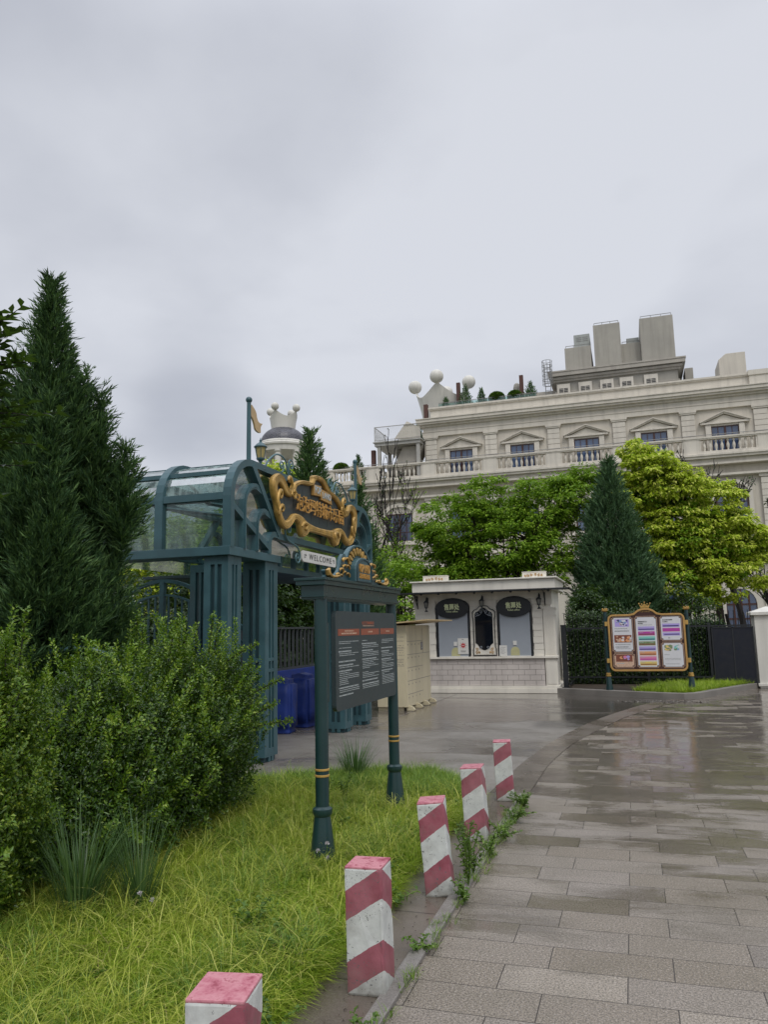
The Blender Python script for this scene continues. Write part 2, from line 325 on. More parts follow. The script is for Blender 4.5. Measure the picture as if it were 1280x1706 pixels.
class MB:
    def __init__(s): s.v = []; s.f = []
    def add(s, vs, fs):
        n = len(s.v); s.v += [tuple(x) for x in vs]; s.f += [tuple(i+n for i in f) for f in fs]; return s
    def box(s, x0, x1, y0, y1, z0, z1):
        return s.add([(x, y, z) for z in (z0, z1) for y in (y0, y1) for x in (x0, x1)],
                     [(0, 2, 3, 1), (4, 5, 7, 6), (0, 1, 5, 4), (2, 6, 7, 3), (0, 4, 6, 2), (1, 3, 7, 5)])
    def prism(s, poly, P, d0, d1):
        n = len(poly)
        return s.add([P(x, y, d0) for x, y in poly] + [P(x, y, d1) for x, y in poly],
                     [tuple(range(n))[::-1], tuple(range(n, 2*n))] + [(i, (i+1) % n, n+(i+1) % n, n+i) for i in range(n)])
    def ribbon(s, pts, wd, P, d0, d1, closed=False):
        """a band of width WD along a 2D polyline, from depth d0 to d1"""
        pts = [Vector(p) for p in pts]; n = len(pts); a = []; b = []
        for i, p in enumerate(pts):
            q0 = pts[i-1] if (i or closed) else p; q1 = pts[(i+1) % n] if (i < n-1 or closed) else p
            t0 = (p-q0); t1 = (q1-p)
            t0 = t0.normalized() if t0.length > 1e-9 else None; t1 = t1.normalized() if t1.length > 1e-9 else None
            t = ((t0 or t1)+(t1 or t0)); t = t.normalized() if t.length > 1e-6 else (t0 or t1)
            k = 1/max(.5, t.dot(t0 or t1)); m = Vector((-t.y, t.x))*wd/2*k; a.append(p+m); b.append(p-m)
        base = len(s.v)
        for i in range(n):
            s.v += [tuple(P(a[i].x, a[i].y, d1)), tuple(P(b[i].x, b[i].y, d1)), tuple(P(b[i].x, b[i].y, d0)), tuple(P(a[i].x, a[i].y, d0))]
        for i in range(n if closed else n-1):
            j = base+4*i; k = base+4*((i+1) % n)
            for q in range(4): s.f.append((j+q, j+(q+1) % 4, k+(q+1) % 4, k+q))
        if not closed: s.f += [(base+3, base+2, base+1, base), tuple(base+4*(n-1)+q for q in range(4))]
        return s
    def tube(s, pts, r, n=8, cap=True):
        pts = [Vector(p) for p in pts]; m = len(pts); rs = r if isinstance(r, (list, tuple)) else [r]*m
        base = len(s.v); ref = None
        for i, p in enumerate(pts):
            t = (pts[min(i+1, m-1)]-pts[max(i-1, 0)])
            t = t.normalized() if t.length > 1e-9 else Vector((0, 0, 1))
            if ref is None: ref = Vector((0, 0, 1)).cross(t) if abs(t.z) < .9 else Vector((1, 0, 0)).cross(t)
            ref = (ref - t*ref.dot(t)); ref = ref.normalized() if ref.length > 1e-9 else t.orthogonal().normalized(); bn = t.cross(ref)
            for k in range(n):
                an = 2*math.pi*k/n; s.v.append(tuple(p + (ref*math.cos(an)+bn*math.sin(an))*rs[i]))
        for i in range(m-1):
            for k in range(n):
                s.f.append((base+i*n+k, base+i*n+(k+1) % n, base+(i+1)*n+(k+1) % n, base+(i+1)*n+k))
        if cap: s.f += [tuple(base+k for k in range(n))[::-1], tuple(base+(m-1)*n+k for k in range(n))]
        return s
    def lathe(s, prof, c, n=16, P=None, sx=1, sy=1, a0=0, a1=2*math.pi):
        """profile [(r, z)] about the vertical at c"""
        base = len(s.v); full = abs(a1-a0-2*math.pi) < 1e-6; m = n if full else n+1
        for r, z in prof:
            for k in range(m):
                an = a0+(a1-a0)*k/n; s.v.append((c[0]+r*sx*math.cos(an), c[1]+r*sy*math.sin(an), c[2]+z))
        for i in range(len(prof)-1):
            for k in range(n):
                k2 = (k+1) % m; s.f.append((base+i*m+k, base+i*m+k2, base+(i+1)*m+k2, base+(i+1)*m+k))
        if full: s.f += [tuple(base+k for k in range(m))[::-1], tuple(base+(len(prof)-1)*m+k for k in range(m))]
        return s
    def sphere(s, c, r, n=12, sz=1):
        return s.lathe([(max(1e-4, r*math.sin(math.pi*i/n)), -r*sz*math.cos(math.pi*i/n)) for i in range(n+1)], c, n*2 if n < 16 else n+8)
    def build(s, name, mat, parent=None, loc=None, smooth=False, bevel=0):
        me = bpy.data.meshes.new(name); me.from_pydata(s.v, [], s.f); me.validate()
        bm = bmesh.new(); bm.from_mesh(me); bmesh.ops.recalc_face_normals(bm, faces=bm.faces)
        if bevel:
            eds = [e for e in bm.edges if len(e.link_faces) == 2 and e.calc_face_angle(0) > .6]
            bmesh.ops.bevel(bm, geom=eds, offset=bevel, segments=2, profile=.6, affect='EDGES', clamp_overlap=True)
        bm.to_mesh(me); bm.free()
        o = link(name, me, mat, parent, loc)
        if smooth:
            me.polygons.foreach_set('use_smooth', [True]*len(me.polygons))
            try: me.set_sharp_from_angle(angle=R(35))
            except Exception: pass
        return o
def copy_under(o, parent, dloc=(0, 0, 0)):
    c = o.copy(); COL.objects.link(c); c.parent = parent; c.location = o.location + Vector(dloc)
    for ch in list(o.children): copy_under(ch, c)
    return c
def copy_thing(o, loc, rz=None, label=None, scale=None):
    c = o.copy(); COL.objects.link(c); c.location = loc
    if rz is not None: c.rotation_euler.z = rz
    if scale: c.scale = (scale,)*3 if isinstance(scale, (int, float)) else scale
    if label: c['label'] = label
    for ch in list(o.children): copy_under(ch, c)
    return c
def catmull(pts, k=4, closed=True):
    P_ = [Vector(p) for p in pts]; n = len(P_); o = []
    for i in range(n if closed else n-1):
        if closed: a, b, c, d = P_[i-1], P_[i], P_[(i+1) % n], P_[(i+2) % n]
        else: a, b, c, d = P_[max(i-1, 0)], P_[i], P_[i+1], P_[min(i+2, n-1)]
        for j in range(k):
            t = j/k; o.append(.5*((2*b)+(c-a)*t+(2*a-5*b+4*c-d)*t*t+(3*b-a-3*c+d)*t*t*t))
    if not closed: o.append(P_[-1])
    return o
def curve2d(polys, P, depth, bevel, name, mat, parent, loc=None):
    """filled flat shape (holes allowed) extruded by depth, with rounded edges"""
    cu = bpy.data.curves.new('c', 'CURVE'); cu.dimensions = '2D'; cu.fill_mode = 'BOTH'; cu.extrude = depth/2; cu.bevel_depth = bevel; cu.bevel_resolution = 2; cu.offset = -bevel
    for pl in polys:
        sp = cu.splines.new('POLY'); sp.points.add(len(pl)-1); sp.use_cyclic_u = True
        for q, p in zip(sp.points, pl): q.co = (p[0], p[1], 0, 1)
    return _curve(cu, P, name, mat, parent, loc)
def _curve(cu, P, name, mat, parent, loc=None):
    o = bpy.data.objects.new('c', cu); COL.objects.link(o)
    me = bpy.data.meshes.new_from_object(o.evaluated_get(bpy.context.evaluated_depsgraph_get()))
    bpy.data.objects.remove(o)
    co = np.empty(len(me.vertices)*3); me.vertices.foreach_get('co', co); co = co.reshape(-1, 3)
    M = np.array([list(P(1, 0, 0)-P(0, 0, 0)), list(P(0, 1, 0)-P(0, 0, 0)), list(P(0, 0, 1)-P(0, 0, 0))]); co = co@M + np.array(P(0, 0, 0))
    me.vertices.foreach_set('co', co.ravel()); me.name = name
    return link(name, me, mat, parent, loc)
def text(s, P, x, y, size, name, mat, parent, depth=.004, align='CENTER', sx=1, shear=0, space=1, bold=0, width=None):
    cu = bpy.data.curves.new('t', 'FONT'); cu.body = s; cu.size = size; cu.extrude = depth/2; cu.align_x = align; cu.align_y = 'CENTER'
    cu.space_character = space; cu.offset = bold; cu.shear = shear; cu.resolution_u = 3
    k = sx
    if width:
        o = bpy.data.objects.new('t', cu); COL.objects.link(o); bpy.context.view_layer.update(); k = width/max(1e-6, o.dimensions.x); bpy.data.objects.remove(o)
    return _curve(cu, (lambda a, b, c=0: P(x+a*k, y+b, c)), name, mat, parent)
def npmesh(V, F):
    me = bpy.data.meshes.new('m'); me.vertices.add(len(V)); me.vertices.foreach_set('co', V.astype(np.float32).ravel())
    nf, k = F.shape; me.loops.add(nf*k); me.loops.foreach_set('vertex_index', F.astype(np.int32).ravel())
    me.polygons.add(nf); me.polygons.foreach_set('loop_start', np.arange(0, nf*k, k, dtype=np.int32)); me.polygons.foreach_set('loop_total', np.full(nf, k, dtype=np.int32))
    me.update(calc_edges=True); return me
def unit(a): return a/np.maximum(1e-9, np.linalg.norm(a, axis=-1, keepdims=True))
rg_ = np.random.default_rng(7)
def leafmesh(p, d, n, ln, wd, fold=.25):
    """one folded diamond leaf per row: base p, direction d, normal n"""
    d = unit(d); s = unit(np.cross(d, n)); n2 = np.cross(s, d); ln = np.broadcast_to(ln, len(p))[:, None]; wd = np.broadcast_to(wd, len(p))[:, None]
    tip = p+d*ln - n2*ln*.15; m = p+d*ln*.45
    V = np.stack([p, m+s*wd/2+n2*wd*fold, tip, m-s*wd/2+n2*wd*fold], 1).reshape(-1, 3)
    i = np.arange(len(p))[:, None]*4
    F = np.concatenate([i+np.array([0, 1, 2]), i+np.array([0, 2, 3])], 1).reshape(-1, 3)
    return V, F
def joinVF(l):
    V = []; F = []; o = 0
    for v, f in l: V.append(v); F.append(f+o); o += len(v)
    return np.concatenate(V), np.concatenate(F)
def leaves_obj(VF, name, mat, parent, kind=None, loc=None):
    o = link(name, npmesh(*VF), mat, parent, loc)
    if kind: o['kind'] = kind
    return o
def rnd_dir(n): return unit(rg_.normal(size=(n, 3)))
# ------------------------------------------------------------------ ground
def sheet(name, poly, z, mat, kind='structure'):
    m = MB(); m.add([(x, y, z) for x, y in poly], [tuple(range(len(poly)))]); o = m.build(name, mat); tag(o, kind=kind)
    if o.data.polygons[0].normal.z < 0: o.data.flip_normals()
    return o
sheet('ground', [(-600, -100), (600, -100), (600, 900), (-600, 900)], -.012, 'ground_far')
sheet('plaza', [(-30, 7.4), (3.3, 7.4), (3.3, 40), (-30, 40)], -.004, 'wet_plaza')
OUT = [(-1.13, -1), (-1.12, 3.3), (-1.115, 4.5), (-1.10, 6.0), (-1.08, 7.4), (-1.06, 8.4), (-1.05, 9.3), (-.97, 10.4), (-.85, 11.4), (-.60, 12.7), (-.25, 14.35), (.15, 15.6), (.56, 16.75), (1.15, 17.9)]
INN = [(-1.52, -1), (-1.515, 3.3), (-1.515, 4.5), (-1.505, 6.0), (-1.46, 7.4), (-1.42, 8.4), (-1.36, 9.5), (-1.27, 10.5), (-1.14, 11.65), (-.92, 12.9), (-.62, 14.3), (-.22, 15.7), (.18, 16.9), (.72, 17.95)]
OUTs = [tuple(p) for p in catmull(OUT, 3, False)]; INNs = [tuple(p) for p in catmull(INN, 3, False)]
sheet('pavement', OUTs + [(1.0, 18.1), (3.2, 21.7), (9, 30), (14, 30), (14, -1)], 0.0, 'wet_paving')
m = MB()
for i in range(len(OUTs)-1): m.add([(*INNs[i], .004), (*OUTs[i], .004), (*OUTs[i+1], .004), (*INNs[i+1], .004)], [(0, 1, 2, 3)])
tag(m.build('kerb_band', 'band_stone'), kind='structure')
# light stone kerb strip beside the paving, in lengths, only along the bollards
m = MB(); y = 0.3
rnd = random.Random(3)
while y < 7.6:
    x = -1.122+.006*(y-3); l = .93
    m.box(x-.045, x+.035, y, y+l-.008, -.01, .018+rnd.uniform(0, .006)); y += l
tag(m.build('kerb_edge', 'kerb_stone', bevel=.006), kind='structure')
m = MB()
LAWN = [(-9, -1), (-1.515, -1), (-1.51, 3), (-1.51, 5.5), (-1.49, 7.0), (-1.55, 7.7), (-1.8, 8.3), (-2.2, 8.65), (-2.8, 8.6), (-3.6, 8.12), (-4.2, 7.72), (-9, 7.3)]
sheet('soil', LAWN, .012, 'soil')
# thin joints of the plaza slabs
m = MB()
for a, b_ in [((-4.25, 8.55), (-4.25, 19.2)), ((-4.25, 12.2), (-1.35, 12.25)), ((-4.25, 15.9), (-.7, 16.0)), ((-9, 10.35), (-4.25, 10.35))]:
    d = Vector((b_[0]-a[0], b_[1]-a[1])).normalized(); n = Vector((-d.y, d.x))*.006
    m.add([(a[0]+n.x, a[1]+n.y, 0), (a[0]-n.x, a[1]-n.y, 0), (b_[0]-n.x, b_[1]-n.y, 0), (b_[0]+n.x, b_[1]+n.y, 0)], [(0, 1, 2, 3)])
tag(m.build('plaza_joints', 'joint'), kind='structure')
# raised kerb round the planted bed at the fence
KB = [(-1.8, 19.24), (-.6, 18.62), (.55, 18.02), (.93, 17.88), (1.2, 18.05), (1.9, 19.4), (2.5, 20.5), (3.15, 21.7)]
m = MB(); m.ribbon([(x, y+.07) for x, y in KB], .16, frame(XY), -.02, .125)
tag(m.build('kerb', 'kerb_grey', bevel=.012), kind='structure')
sheet('soil_bed', [(-1.8, 19.3), (-.6, 18.7), (.55, 18.1), (.93, 17.97), (1.15, 18.15), (1.85, 19.5), (2.45, 20.6), (3.1, 21.7), (3, 24), (-1.8, 24)], .085, 'soil')
# ------------------------------------------------------------------ bollards
def bollard(x, y, hgt, label, rz, lean, w_=.176, d_=.17):
    t = thing('bollard', (x, y, .004-max(0, .535-hgt if hgt < .5 else 0)), label, 'bollard', 'red and white striped bollards along the kerb')
    m = MB(); hx = w_/2; pass
    m.box(-hx, hx, -d_/2, d_/2, 0, hgt); o = m.build('post', 'bollard_paint', None, bevel=.011)
    bm = bmesh.new(); bm.from_mesh(o.data); bmesh.ops.triangulate(bm, faces=bm.faces); bmesh.ops.subdivide_edges(bm, edges=[e for e in bm.edges if e.calc_length() > .05], cuts=5); bmesh.ops.subdivide_edges(bm, edges=[e for e in bm.edges if e.calc_length() > .03], cuts=1)
    from mathutils import noise as mn_
    for v in bm.verts:
        q_ = mn_.noise(v.co*14+Vector((x*7, y*9, 0)))*.0010+mn_.noise(v.co*45+Vector((y*9, 0, x)))*.0007
        edge_ = (abs(abs(v.co.x)-hx) < .014) and (abs(abs(v.co.y)-d_/2) < .014); n_ = Vector((v.co.x, v.co.y, 0)).normalized(); v.co += n_*(q_*(1.8 if edge_ else 1) - (max(0, mn_.noise(v.co*22+Vector((0, y*3, 0)))-.2)*.016 if edge_ else 0))
    bm.to_mesh(o.data); bm.free()
    m = MB(); m.box(-hx+.001, hx-.001, -d_/2+.001, d_/2-.001, hgt-.006, hgt+.006); o2 = m.build('top', 'bollard_top', None, bevel=.005)
    # the stripe pattern lives in the post's own space: corner edge at its origin
    for q in (o, o2): q.parent = t; ORG[q] = Vector((0, 0, 0))
    for v in o.data.vertices: v.co.x -= hx; v.co.y += d_/2; v.co.z += .0
    o.location = (hx, -d_/2, 0)
    t.rotation_euler = (lean[0], lean[1], rz); return t
BH = .545
bollard(-1.25, 2.245, .535, 'nearest striped bollard, cut off by the bottom edge, only its worn pink top showing', R(10), (0, 0), .182, .19)
bollard(-1.232, 3.545, .535, 'tall striped bollard with chipped paint just in front of the near sign post', R(2), (R(.5), R(-.6)))
bollard(-1.232, 4.87, .54, 'striped bollard with a vine climbing its right side, third from the camera', R(9), (0, R(-4.5)), .165, .2)
bollard(-1.24, 6.12, .53, 'striped bollard half hidden by the leafy vine, second farthest from the camera', R(3), (R(-.5), R(-3)), .165, .2)
bollard(-1.243, 7.50, .53, 'farthest striped bollard, at the end of the row beside the plaza', R(8), (0, R(-1.6)), .165)
# ------------------------------------------------------------------ tall park-rules board on two posts
BX = -2.12
tb = thing('information_board', (BX, 5.98, 0), 'dark green two-post notice board with a slate rules panel and gold-trimmed crest', 'notice board')
for y_ in (5.135, 6.83):
    m = MB(); m.lathe([(.047, .36), (.047, 1.83)], (BX, y_, 0), 20); p_ = m.build('post', 'board_green', tb, smooth=True)
    m = MB(); m.lathe([(.098, 0), (.098, .02), (.092, .05), (.062, .30), (.056, .345), (.06, .35), (.07, .372), (.068, .395), (.052, .405), (.047, .41)], (BX, y_, 0), 24); m.build('base', 'board_green', p_, smooth=True)
    for z_ in (.605, .645):
        m = MB(); m.lathe([(.047, 0), (.0515, .003), (.0515, .013), (.047, .016)], (BX, y_, z_), 24); m.build('ring', 'gold', p_, smooth=True)
m = MB(); m.box(BX-.13, BX+.045, 5.085, 6.90, 1.825, 1.925); m.box(BX-.14, BX+.053, 5.075, 6.91, 1.84, 1.848)
m.box(BX-.16, BX+.065, 5.055, 6.93, 1.925, 1.958); m.box(BX-.17, BX+.075, 5.045, 6.94, 1.958, 1.978); m.build('canopy', 'board_green', tb, bevel=.003)
P = frame(YZ, (BX+.03, 0, 0))
def rrect(x0, x1, y0, y1, r, k=4):
    o = []
    for cx, cy_, a in ((x1-r, y1-r, 0), (x0+r, y1-r, 90), (x0+r, y0+r, 180), (x1-r, y0+r, 270)):
        for i in range(k+1): an = R(a+90*i/k); o.append((cx+r*math.cos(an), cy_+r*math.sin(an)))
    return o
m = MB(); m.prism(rrect(5.31, 6.80, 1.02, 1.745, .045), P, -.02, .012); pn = m.build('rules_panel', 'panel_slate', tb)
for y_ in (5.2, 6.79):
    m = MB(); m.box(BX-.01, BX+.02, y_-.03, y_+.04, 1.1, 1.66); m.build('bracket', 'board_green', tb)
m = MB()
for a, b_ in ((5.36, 5.83), (5.87, 6.33), (6.37, 6.76)): m.prism([(a, 1.562), (b_, 1.562), (b_, 1.612), (a, 1.612)], P, .0125, .0135)
m.build('header_bar', 'orange_print', pn)
rr = random.Random(11)
def dashes(m, P, x0, x1, y, h, d, fill=.97, g=.25, rr=rr):
    x = x0
    while x < x1:
        w_ = h*rr.uniform(.6, 1.0); 
        if x+w_ > x1: break
        if rr.random() < fill:
            k = rr.random()
            if k < .4: m.prism([(x, y), (x+w_, y), (x+w_, y+h*.28), (x, y+h*.28)], P, d, d+.0006); m.prism([(x+w_*.2, y+h*.5), (x+w_*.9, y+h*.5), (x+w_*.9, y+h), (x+w_*.2, y+h)], P, d, d+.0006)
            else: m.prism([(x, y+h*rr.uniform(0, .2)), (x+w_, y), (x+w_, y+h*rr.uniform(.7, 1)), (x, y+h)], P, d, d+.0006)
        x += w_+h*g
m = MB()
for (a, b_) in ((5.37, 5.81), (5.885, 6.31), (6.385, 6.745)):
    z_ = 1.515
    while z_ > 1.105 + (0 if a < 5.5 else .03):
        if rr.random() < .2: z_ -= .014;  dashes(m, P, a, a+(b_-a)*rr.uniform(.6, 1), z_, .0105, .0125, 1, .12)
        else: dashes(m, P, a+.01, a+.01+(b_-a-.01)*(1 if rr.random() < .6 else rr.uniform(.2, .8)), z_, .0058, .0125)
        z_ -= .0135
        if rr.random() < .05: z_ -= .02
m.build('small_print', 'print_white', pn)
m = MB(); dashes(m, P, 5.90, 6.22, 1.645, .026, .0125, 1, .12); m.build('heading', 'orange_print', pn)
m = MB(); dashes(m, P, 5.92, 6.2, 1.631, .007, .0125, 1); dashes(m, P, 5.50, 5.70, 1.592, .010, .0138, 1, .15); dashes(m, P, 5.43, 5.77, 1.572, .012, .0138, 1, .15); dashes(m, P, 6.04, 6.16, 1.581, .012, .0138, 1, .15); dashes(m, P, 6.52, 6.63, 1.582, .011, .0138, 1, .15)
m.build('header_lettering', 'poster_skin', pn)
# crest standing on the canopy: a round-headed plaque, a gilt fan behind and gilt scrolling leaves
cz = 1.978
cr_ = None
P = frame(YZ, (BX+.03, 0, 0))
arch = [(6.10, cz), (6.10, cz+.16)] + [(6.315-.215*math.cos(R(a)), cz+.16+.165*math.sin(R(a))) for a in range(15, 180, 15)] + [(6.53, cz+.16), (6.53, cz)]
m = MB(); m.prism(arch[::-1], P, -.03, .045); cr_ = m.build('crest', 'gate_teal', tb, bevel=.008)
m = MB(); m.ribbon([(x*.86+6.315*.14, (z_-cz)*.88+cz+.012) for x, z_ in arch], .012, P, .045, .052, True); m.build('crest_moulding', 'gate_teal_dark', cr_)
text('POP LAND', frame(YZ, (BX+.0785, 0, 0)), 6.315, cz+.175, .15, 'lettering', 'copper_letters', cr_, .006, width=.27, bold=.003)
m_ = P(0, 0, .046)
text('泡泡玛特城市乐园', frame(YZ, (BX+.0785, 0, 0)), 6.315, cz+.075, .07, 'lettering', 'copper_letters', cr_, .006, width=.26, bold=.001)
for q in tb.children:
    pass
# move the first lettering proud of the plaque
for q in cr_.children:
    pass
fanc = (6.315, cz+.20)
ring = [(fanc[0]+.30*math.cos(R(a)), fanc[1]+.30*math.sin(R(a))*.95) for a in range(-8, 189, 14)]
m = MB(); m.prism(ring, P, -.045, -.015); fan = m.build('fan', 'gate_teal', tb)
m = MB(); m.ribbon(ring, .022, P, -.02, .0); m.build('fan_rim', 'gate_teal', fan)
m = MB()
for a in range(8, 180, 18):
    c0, s0 = math.cos(R(a)), math.sin(R(a)); 
    pts = [(fanc[0]+c0*r_-s0*q, fanc[1]+(s0*r_+c0*q)*.95) for r_, q in ((.16, 0), (.20, .022), (.255, .025), (.275, 0), (.255, -.025), (.20, -.022))]
    m.prism(pts, P, -.016, .004)
m.build('gilding', 'gold', fan, bevel=.004)
def hook(cx, cy_, r, a0, turns, s, k=14):
    """spiral leaf lobe"""
    return [(cx+s*r*(1-.75*t/k)*math.cos(R(a0+turns*360*t/k)), cy_+r*(1-.75*t/k)*math.sin(R(a0+turns*360*t/k))) for t in range(k+1)]
for s in (-1, 1):
    base_ = 6.315+s*.27
    outl = [(0, 0), (0, .24), (.04, .32), (.09, .33), (.13, .27), (.16, .19), (.20, .11), (.28, .05), (.40, .03), (.47, .05), (.50, .09), (.475, .10), (.455, .065), (.48, .02), (.42, 0)]
    pl = [(base_+s*x, cz+z_) for x, z_ in outl]; pl = catmull([p for p in pl], 3)
    scr = curve2d([pl], frame(YZ, (BX+.01, 0, 0)), .02, .004, 'scroll', 'gate_teal', tb)
    m = MB(); Pg = frame(YZ, (BX+.03, 0, 0))
    for (x0_, z0_, rr_, aa, tt) in ((.06, .25, .05, 200, -.62), (.105, .24, .035, 120, -.7), (.05, .15, .055, 180, -.6), (.115, .15, .045, 160, -.62), (.05, .06, .05, 190, -.6), (.12, .07, .045, 160, -.6), (.185, .10, .05, 170, -.6), (.20, .035, .035, 170, -.6), (.27, .035, .045, 160, -.5)):
        pts = hook(base_+s*x0_, cz+z0_, rr_*1.25, aa, tt*.75, s); m.tube([Pg(x, z_, .008) for x, z_ in pts], [.003+.011*math.sin(math.pi*min(1, (i+1)/12)) for i in range(len(pts))], 7)
    m.tube([Pg(base_+s*x, cz+z_, .01) for x, z_ in ((.24, .05), (.32, .028), (.40, .022), (.46, .05), (.475, .09), (.45, .11), (.43, .085))], [.012, .018, .022, .024, .02, .014, .008], 8)
    m.build('gilding', 'gold', scr, smooth=True)
for o in [q for q in tb.children_recursive if q.name.split('.')[0] in ('crest', 'crest_moulding', 'fan', 'fan_rim', 'gilding', 'scroll', 'lettering')]:
    k_ = .62
    for v in o.data.vertices: v.co.y = (v.co.y+ORG[tb].y-6.315)*.95+5.885-ORG[tb].y; v.co.z = (v.co.z-cz)*k_+cz
# ------------------------------------------------------------------ entrance gate
GX = -4.45; Y0, Y1 = 7.97, 13.07; YC = (Y0+Y1)/2
gt = thing('entrance_gate', (GX, YC, 0), 'blue-green metal entrance gate with slotted pillars and a rounded glass roof', 'gate')
Pf = frame(YZ, (GX, 0, 0))
def mir(pts): return [(2*YC-y, z) for y, z in pts]
def prof(y0=Y0, y1=Y1, zb=2.60, zs=3.20, zt=3.69, rx=.50, k=8):
    a = [(y0, zb), (y0, zs)] + [(y0+rx-rx*math.cos(R(90*i/k)), zs+(zt-zs)*math.sin(R(90*i/k))) for i in range(1, k+1)]
    return a + [(y1+y0-y, z) for y, z in a[::-1]]
XS = [GX, GX-.93, GX-1.86, GX-2.79]
for i, x in enumerate(XS):
    m = MB(); m.ribbon(prof(), .085, frame(YZ, (x, 0, 0)), -.055, .055); m.build('roof_rib', 'gate_teal', gt)
def pane_strip(x0, x1, pts, name='roof_glass', mat='roof_glass_mat'):
    m = MB()
    for a, b_ in zip(pts[:-1], pts[1:]): m.add([(x0, *a), (x1, *a), (x1, *b_), (x0, *b_)], [(0, 1, 2, 3)])
    return m.build(name, mat, gt)
pf = prof(Y0+.01, Y1-.01)
for i in range(3):
    x0, x1 = XS[i+1]+.055, XS[i]-.055
    pane_strip(x0, x1, pf[1:10]); pane_strip(x0, x1, pf[0:2], 'side_glass', 'canopy_glass'); pane_strip(x0, x1, pf[9:11]); pane_strip(x0, x1, pf[10:-1]); pane_strip(x0, x1, pf[-2:], 'side_glass', 'canopy_glass')
for s in (0, 1):
    yy = (lambda y: y) if s == 0 else (lambda y: Y0+Y1-y)
    for (ya, yb, za, zb) in ((Y0-.035, Y0+.05, 3.165, 3.25), (Y0+.10, Y0+.15, 3.50, 3.55), (Y0+.45, Y0+.53, 3.64, 3.70)):
        a, b_ = sorted((yy(ya), yy(yb))); m = MB(); m.box(XS[-1], XS[0]-.03, a, b_, za, zb); m.build('purlin', 'gate_teal', gt)
m = MB(); m.box(XS[-1], XS[0]-.03, YC-.04, YC+.04, 3.64, 3.70); m.build('purlin', 'gate_teal', gt)
# rafters of the far slope, seen through the glass
m = MB()
for i in range(3):
    m.tube([(XS[i]-.06, Y0+.5, 3.64), (XS[i+1]+.06, YC, 3.62)], .03, 4); m.tube([(XS[i+1]+.06, YC, 3.62), (XS[i]-.06, Y1-.5, 3.64)], .03, 4)
m.build('rafter', 'gate_teal', gt)
# floor beam with soffit
m = MB(); m.box(XS[-1]-.06, GX+.05, Y0-.06, Y0+.30, 2.50, 2.605); m.box(XS[-1]-.06, GX+.05, Y1-.30, Y1+.06, 2.50, 2.605)
m.box(GX-.30, GX+.045, Y0+.30, Y0+1.33, 2.50, 2.60); m.box(GX-.30, GX+.045, Y1-1.33, Y1-.30, 2.50, 2.60); m.build('eaves_beam', 'gate_teal', gt, bevel=.006)
m = MB(); m.box(XS[-1]-.05, GX-.31, Y0+2.4, Y1-.305, 2.46, 2.50); m.build('shade_panel', 'gate_teal_dark', gt)  # added panel, keeps light from the glass roof off the far half inside
# rounded sunburst tracery in the gable, both ends of the roof
for gi, (xg, dd) in enumerate(((GX, .05), (XS[-1], .04))):
    Pg = frame(YZ, (xg, 0, 0))
    for side in (0, 1):
        f = (lambda p: p) if side == 0 else mir
        m = MB()
        m.ribbon(f([(8.49, 3.67), (9.235, 2.87)]), .085, Pg, -dd, dd+.012)
        m.ribbon(f([(7.99, 3.10), (8.98, 2.66)]), .07, Pg, -dd, dd+.004)
        for yv, zs, yp, zp, ye, ze in ((8.275, 3.12, 8.58, 3.415, 8.76, 3.37), (8.605, 2.90, 8.82, 3.13, 8.99, 3.09), (8.965, 2.72, 9.10, 2.865, 9.24, 2.855)):
            arc = [(yv, 2.60), (yv, zs)] + [(yp-(yp-yv)*math.cos(R(15*i)), zs+(zp-zs)*math.sin(R(15*i))) for i in range(1, 7)] + [(ye, ze)]
            m.ribbon(f(arc), .075, Pg, -dd-.003, dd+.003)
        m.build('tracery', 'gate_teal', gt)
        # raised fillets on the arches
        m = MB()
        for yv, zs, yp, zp, ye, ze in ((8.275, 3.12, 8.58, 3.415, 8.76, 3.37), (8.605, 2.90, 8.82, 3.13, 8.99, 3.09)):
            arc = [(yv, 2.61), (yv, zs)] + [(yp-(yp-yv)*math.cos(R(15*i)), zs+(zp-zs)*math.sin(R(15*i))) for i in range(1, 7)]
            m.ribbon(f(arc), .028, Pg, dd+.003, dd+.018)
        m.build('fillet', 'gate_teal', gt)
    m = MB(); m.box(xg-dd, xg+dd, 9.2, 2*YC-9.2, 2.815, 2.895)
    m.build('lintel', 'gate_teal', gt)
    m = MB(); m.add([(xg-.01, y, z) for y, z in prof(Y0+.04, Y1-.04, 2.61, 3.2, 3.65)], [tuple(range(len(prof())))]); m.build('gable_glass', 'canopy_glass', gt)
